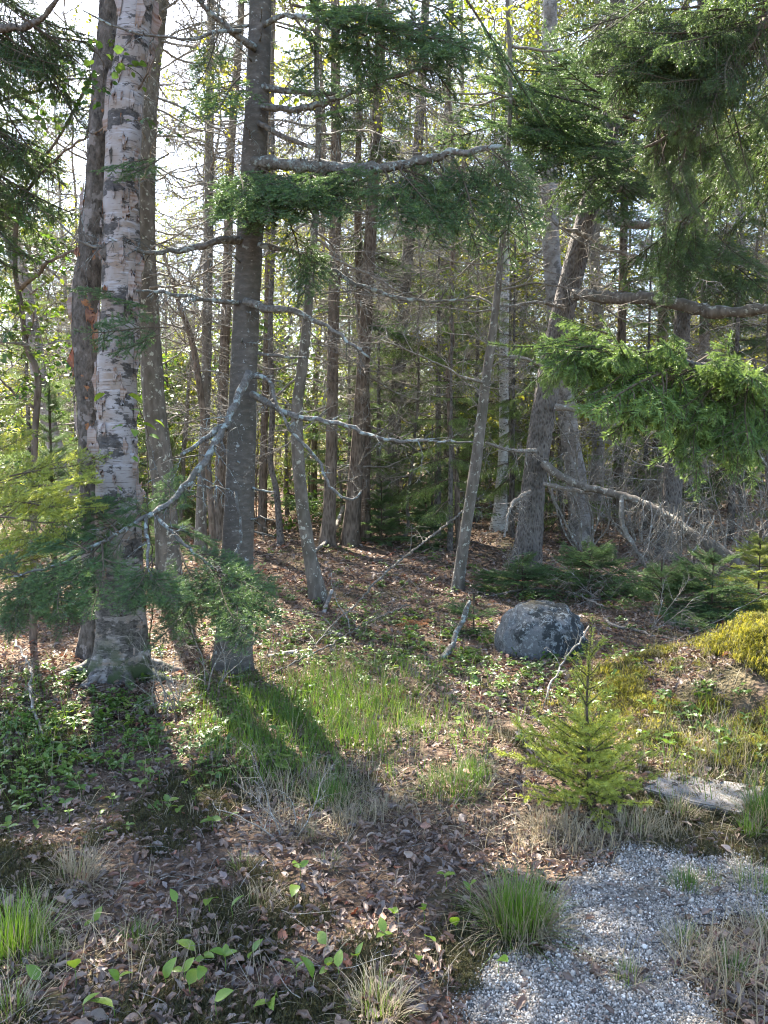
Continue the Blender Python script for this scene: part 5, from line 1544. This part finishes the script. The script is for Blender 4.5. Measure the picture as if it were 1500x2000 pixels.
bump_ = 0.07 * np.clip(vnoise(x, y, 7) - 0.35, 0, 1)
o = scatter('bank_moss', G_MY, np.stack([x, y, gz(x, y) + bump_], 1), np.stack([rng.normal(0, .3, n), rng.normal(0, .3, n), rng.uniform(0, 6.28, n)], 1), rng.uniform(0.8, 1.9, n), idx=np.where(rng.random(n) < 0.28, 3 + rng.integers(0, 2, n), rng.integers(0, 3, n)))
o['label'] = 'golden green moss on the bank beside the slab'

# grass sward, dry blades and ground cover
def clump(seed, mat, n, h, br, spread, droop, wd=0.003):
    r = np.random.default_rng(seed); mb = MB()
    blades(mb, r, n, h, spread, br, 0, 0.5, wd, 4, droop)
    return mb.mesh('grass', mat)
G_GR = scatter_group('grass_scatter', [source('grass_source', clump(s, GRASS, 7, 0.13, 0.03, 0.7, 0.5)) for s in (1, 2, 3)])
G_ST = scatter_group('straw_scatter', [source('straw_source', clump(s, STRAW, 7, 0.15, 0.03, 2.2, 1.2, 0.0022)) for s in (4, 5, 6)])
def scatter_px(name, grp, n, blobs, s0, s1, label, tilt=0.15):
    pts = []
    for (px, py, sx, sy, wgt) in blobs:
        for _ in range(int(n * wgt)):
            q = (px + rng.normal(0, sx), py + rng.normal(0, sy))
            if q[1] < 930: continue
            g_ = G(*q)
            if not gravel_keep(np.array([g_[0]]), np.array([g_[1]]))[0] or rng.random() < 0.06:
                pts.append(g_)
    n = len(pts)
    o = scatter(name, grp, np.array(pts), np.stack([rng.normal(0, tilt, n), rng.normal(0, tilt, n), rng.uniform(0, 6.28, n)], 1), rng.uniform(s0, s1, n))
    o['label'] = label
    return o
scatter_px('grass', G_GR, 950, [(560, 1420, 90, 60, 0.45), (690, 1380, 70, 50, 0.25), (640, 1350, 130, 30, 0.15), (820, 1420, 90, 60, 0.15), (60, 1440, 60, 60, 0.08), (480, 1380, 60, 30, 0.1), (1420, 1480, 80, 40, 0.05)], 0.6, 1.25, 'green grass growing in the clearing in front of the fir')
scatter_px('dry_grass', G_ST, 1300, [(640, 1560, 130, 40, 0.18), (760, 1400, 110, 60, 0.2), (1420, 1480, 80, 40, 0.22), (1300, 1300, 110, 40, 0.1), (1150, 1640, 130, 22, 0.15), (1400, 1900, 90, 60, 0.1), (1200, 1870, 160, 40, 0.08), (350, 1450, 200, 60, 0.08), (700, 1300, 150, 25, 0.12), (300, 1850, 250, 60, 0.08), (1000, 1420, 60, 60, 0.08)], 0.5, 1.2, 'dry straw-coloured grass lying on the floor')
def herb_patch(seed):
    r = np.random.default_rng(seed); mb = MB()
    for _ in range(7):
        p = np.array((r.normal(0, 0.05), r.normal(0, 0.05), 0))
        hh = r.uniform(0.02, 0.07)
        mb.add(*tube(np.array([p, p + np.array((0, 0, hh))]), 0.001, 3, False), 0)
        for k in range(r.integers(2, 5)):
            s = r.uniform(0.03, 0.055)
            V, Fs = leaf_blade(s, s * 0.58, 0.25, 0.3, 3)
            mb.add(p + np.array((0, 0, hh)) + V @ rotm(r.normal(0, .3), r.uniform(-0.7, 0.2), r.uniform(0, 6.28)).T, Fs, 0)
    return mb.mesh('herb', HERB)
G_HB = scatter_group('herb_scatter', [source('herb_source', herb_patch(s)) for s in (1, 2, 3, 4)])
scatter_px('ground_cover', G_HB, 620, [(700, 1240, 130, 40, 0.24), (820, 1180, 120, 50, 0.16), (600, 1130, 120, 50, 0.08), (1000, 1320, 90, 35, 0.10), (880, 1290, 90, 30, 0.08), (150, 1380, 120, 50, 0.14), (90, 1450, 90, 50, 0.10), (350, 1430, 150, 50, 0.10), (1230, 1270, 80, 40, 0.05), (800, 1060, 140, 30, 0.06), (560, 1010, 130, 30, 0.06), (1380, 1400, 90, 50, 0.04), (420, 1250, 150, 50, 0.1), (1100, 1120, 160, 40, 0.08)], 0.45, 0.95, 'low green leafy ground cover among the fallen leaves')
# loose twigs and needles
def stick(seed):
    r = np.random.default_rng(seed); mb = MB()
    p = [np.array((-0.5, 0, 0.0))]; d = np.array((1.0, 0, 0))
    for _ in range(6):
        d = unit(d + 0.18 * r.standard_normal(3) * np.array((1, 1, 0.3)))
        p.append(p[-1] + d / 6)
    mb.add(*tube(np.array(p), np.linspace(0.008, 0.003, 7), 4), 0)
    q = p[3]
    mb.add(*tube(np.array([q, q + unit(d + np.array((0, r.choice((-1, 1)) * 0.8, 0.1))) * 0.3]), np.array((0.004, 0.0015)), 3), 0)
    return mb.mesh('stick', TWIG)
STICKS = [stick(s) for s in range(5)]
G_TW = scatter_group('twig_scatter', [source('stick_source', s) for s in STICKS])
x, y = floor_xy(2600, 1.9, 16, pw=1.5)
k = ~bare(x, y); x, y = x[k], y[k]; n = len(x)
o = scatter('twig_litter', G_TW, np.stack([x, y, gz(x, y) + 0.015 + 0.02 * rng.random(n)], 1), np.stack([rng.uniform(0, 6.28, n), rng.normal(0, 0.12, n), rng.uniform(0, 6.28, n)], 1), np.where(y < 5.5, np.clip(rng.lognormal(-2.4, 0.5, n), 0.04, 0.2), np.clip(rng.lognormal(-1.8, 0.6, n), 0.05, 0.7)))
o['label'] = 'thin dead twigs strewn over the leaf litter'

# ------------------------------------------------------------------ fallen branches, twiggy shrubs, brush
def fallen(label, pts, mat, tw=4, tl=0.25, name='fallen_branch', sides=7, cat='branch'):
    """points (px, py, width px, height above ground m)"""
    q = []
    for (px, py, w, h) in pts:
        g_ = G(px, py)
        if h:                           # the pixel shows a point h above the floor, further forward
            r0 = ray(px, py)
            t_ = (CAM_Z - g_[2] - h) / -r0[2]
            g_ = np.array((r0[0] * t_, r0[1] * t_, g_[2] + h))
        q.append((g_[0], g_[1], g_[2] + w / F * g_[1] / 2 * (h == 0), w / F * g_[1] / 2))
    b = np.array(q[0][:3])
    t = thing(name, label, cat, b)
    limb(t, b, q, mat, 'stem', sides, tw, int(pts[0][0]), tl)
    return t
fallen('mottled lichened stick standing up out of the grass by the boulder', [(862, 1292, 12, 0), (880, 1268, 12, 0.06), (898, 1225, 11, 0.2), (912, 1190, 10, 0.32), (918, 1175, 6, 0.37)], LICHEN_BARK, 1)
fallen('long pale stem arching from the slanting trunk down to the floor', [(615, 1262, 3, 0), (655, 1215, 3.5, 0.1), (700, 1175, 4, 0.2), (745, 1125, 5, 0.33), (820, 1065, 4.5, 0.5), (890, 1010, 4, 0.7), (945, 965, 3, 0.85)], GREY_BARK, 14, 0.5)
fallen('white-barked broken stick beside the foot of the crooked trunk', [(632, 1200, 8, 0), (640, 1175, 8, 0.08), (649, 1152, 7, 0.16)], SLIM_BIRCH, 0)
fallen('pale crooked stick on the floor behind the sapling', [(1180, 1213, 7, 0), (1200, 1226, 7, 0), (1235, 1232, 6, 0.0), (1275, 1243, 5, 0), (1330, 1252, 3, 0)], TWIG, 4)
fallen('short pale log lying past the foot of the fir', [(520, 1288, 9, 0), (550, 1284, 10, 0), (580, 1281, 10, 0)], SLIM_BIRCH, 2)
fallen('curved bare stick propped against the touching pair of trunks', [(612, 1082, 7, 0), (640, 1055, 8, 0.1), (660, 1020, 9, 0.35), (672, 990, 8, 0.6)], TWIG, 2)
fallen('long thin stick across the floor under the crooked trunk', [(480, 1345, 2.5, 0), (560, 1300, 3, 0.03), (640, 1262, 3.5, 0.05), (720, 1215, 3, 0.05), (800, 1180, 2.5, 0.1)], GREY_BARK, 12, 0.4)
fallen('thin bent stick in the sun beside the pale birch', [(85, 1440, 6, 0), (70, 1395, 6, 0.03), (58, 1350, 6, 0.06), (60, 1310, 5, 0.1), (30, 1250, 4, 0.15)], TWIG, 4)
fallen('thin straw-pale stick among the mayflower leaves', [(405, 1750, 3, 0), (440, 1800, 4, 0.01), (480, 1850, 4, 0.01), (505, 1885, 4, 0.0)], TWIG, 1, 0.1)
fallen('grey branch crossing the floor past the white birch', [(960, 1165, 4, 0), (1040, 1150, 4.5, 0.05), (1120, 1160, 4, 0.08), (1180, 1185, 4, 0.05)], TWIG, 12, 0.5)
fallen('straight thin stick lying in front of the boulder', [(990, 1297, 4, 0), (1040, 1298, 5, 0.01), (1090, 1297, 4, 0.0)], TWIG, 1, 0.1)
fallen('thin bent sucker rising beside the boulder', [(1060, 1385, 3, 0), (1075, 1340, 3.5, 0.08), (1095, 1300, 3.5, 0.16), (1130, 1255, 4, 0.28), (1150, 1225, 3, 0.36)], TWIG, 4, 0.2)
def twiggy(px, py, label, n, s, seed, up=(45, 85)):
    g_ = G(px, py)
    t = thing('twiggy_shrub', label, 'shrub', g_)
    r = np.random.default_rng(seed)
    for _ in range(n):
        a = r.uniform(0, 6.28); q = s * r.uniform(0.7, 1.2)
        obj('stem', DEADS[int(r.integers(len(DEADS)))], t, (0.03 * math.cos(a), 0.03 * math.sin(a), -0.02), (r.uniform(0, 6.28), -R(r.uniform(*up)), a), (q, q, q))
twiggy(562, 1640, 'small leafless twiggy shrub beside the deep green grass', 5, 0.28, 1, (30, 80))
twiggy(350, 1395, 'leafless twiggy shrub between the birch and the fir', 5, 0.42, 2)
twiggy(410, 1350, 'leafless shrub hugging the foot of the fir', 4, 0.45, 3)
twiggy(320, 1400, 'sparse leafless shrub at the birch roots', 3, 0.38, 4)
twiggy(1265, 1230, 'spidery grey dead twigs hanging over the dark seedling', 6, 0.4, 5, (20, 80))
twiggy(1015, 1155, 'grey dead twigs round the foot of the leaning spruce', 6, 0.55, 6, (10, 70))
twiggy(1180, 1170, 'tangle of grey dead twigs behind the boulder', 6, 0.55, 7, (0, 60))
twiggy(690, 1245, 'sprawling dead twigs in the ground cover', 5, 0.5, 8, (5, 50))
# brush of dead boughs against the leaning spruce limb
br = thing('brush_pile', 'tangled brush of grey dead boughs under the slanting limb', 'brush pile', G(1360, 1120))
bb_ = np.array(br.location)
r = np.random.default_rng(9)
for i in range(48):
    px = r.uniform(1250, 1490)
    p = P(px, 960 + (px - 1260) * 0.45 + r.normal(0, 18), 9.0 - (px - 1260) / 400)
    s = r.uniform(0.45, 0.8)
    obj('bough', DEADS[int(r.integers(len(DEADS)))], br, p - bb_, (r.uniform(0, 6), R(r.uniform(35, 85)), r.uniform(0, 6.28)), (s, s, s))
# dead rust-red sprig on the floor, fern
sp_ = thing('dead_sprig', 'rust-red dead conifer sprig lying on the green ground cover', 'dead sprig', G(800, 1230))
spb = bough('fir', 91, DEAD_N, 0.5)
for (dx, a) in ((0, 0.2), (0.12, 2.6), (-0.15, -0.3)):
    obj('spray', spb, sp_, (dx, 0, 0.05), (0.1, -0.15, a), (0.45, 0.45, 0.45))
def fern(px, py, label, seed, s=0.5):
    g_ = G(px, py)
    t = thing('fern', label, 'fern', g_)
    r = np.random.default_rng(seed)
    for k in range(7):
        a = 6.28 * k / 7 + r.normal(0, 0.2)
        mb = MB()
        p = np.zeros(3); d = unit(np.array((math.cos(a) * 0.6, math.sin(a) * 0.6, 1)))
        pts = [p]
        for j in range(12):
            d = unit(d + np.array((math.cos(a) * 0.07, math.sin(a) * 0.07, -0.10)))
            pts.append(pts[-1] + d * s / 12)
        pts = np.array(pts)
        mb.add(*tube(pts, np.linspace(0.003, 0.0008, 13), 3, False), 0)
        for j in range(2, 13):
            for sg_ in (-1, 1):
                V, Fs = leaf_blade(s * 0.28 * math.sin(math.pi * (j / 14)), s * 0.05, 0.1, 0.2, 3)
                mb.add(pts[j] + V @ rotm(0, 0.1, a + sg_ * 1.25).T, Fs, 0)
        obj('frond', mb.mesh('frond', FRESH), t)
fern(590, 985, 'bright green fern behind the crooked slim trunk', 1, 0.75)
fern(640, 960, 'small fern in the light behind the straight brown trunk', 2, 0.6)
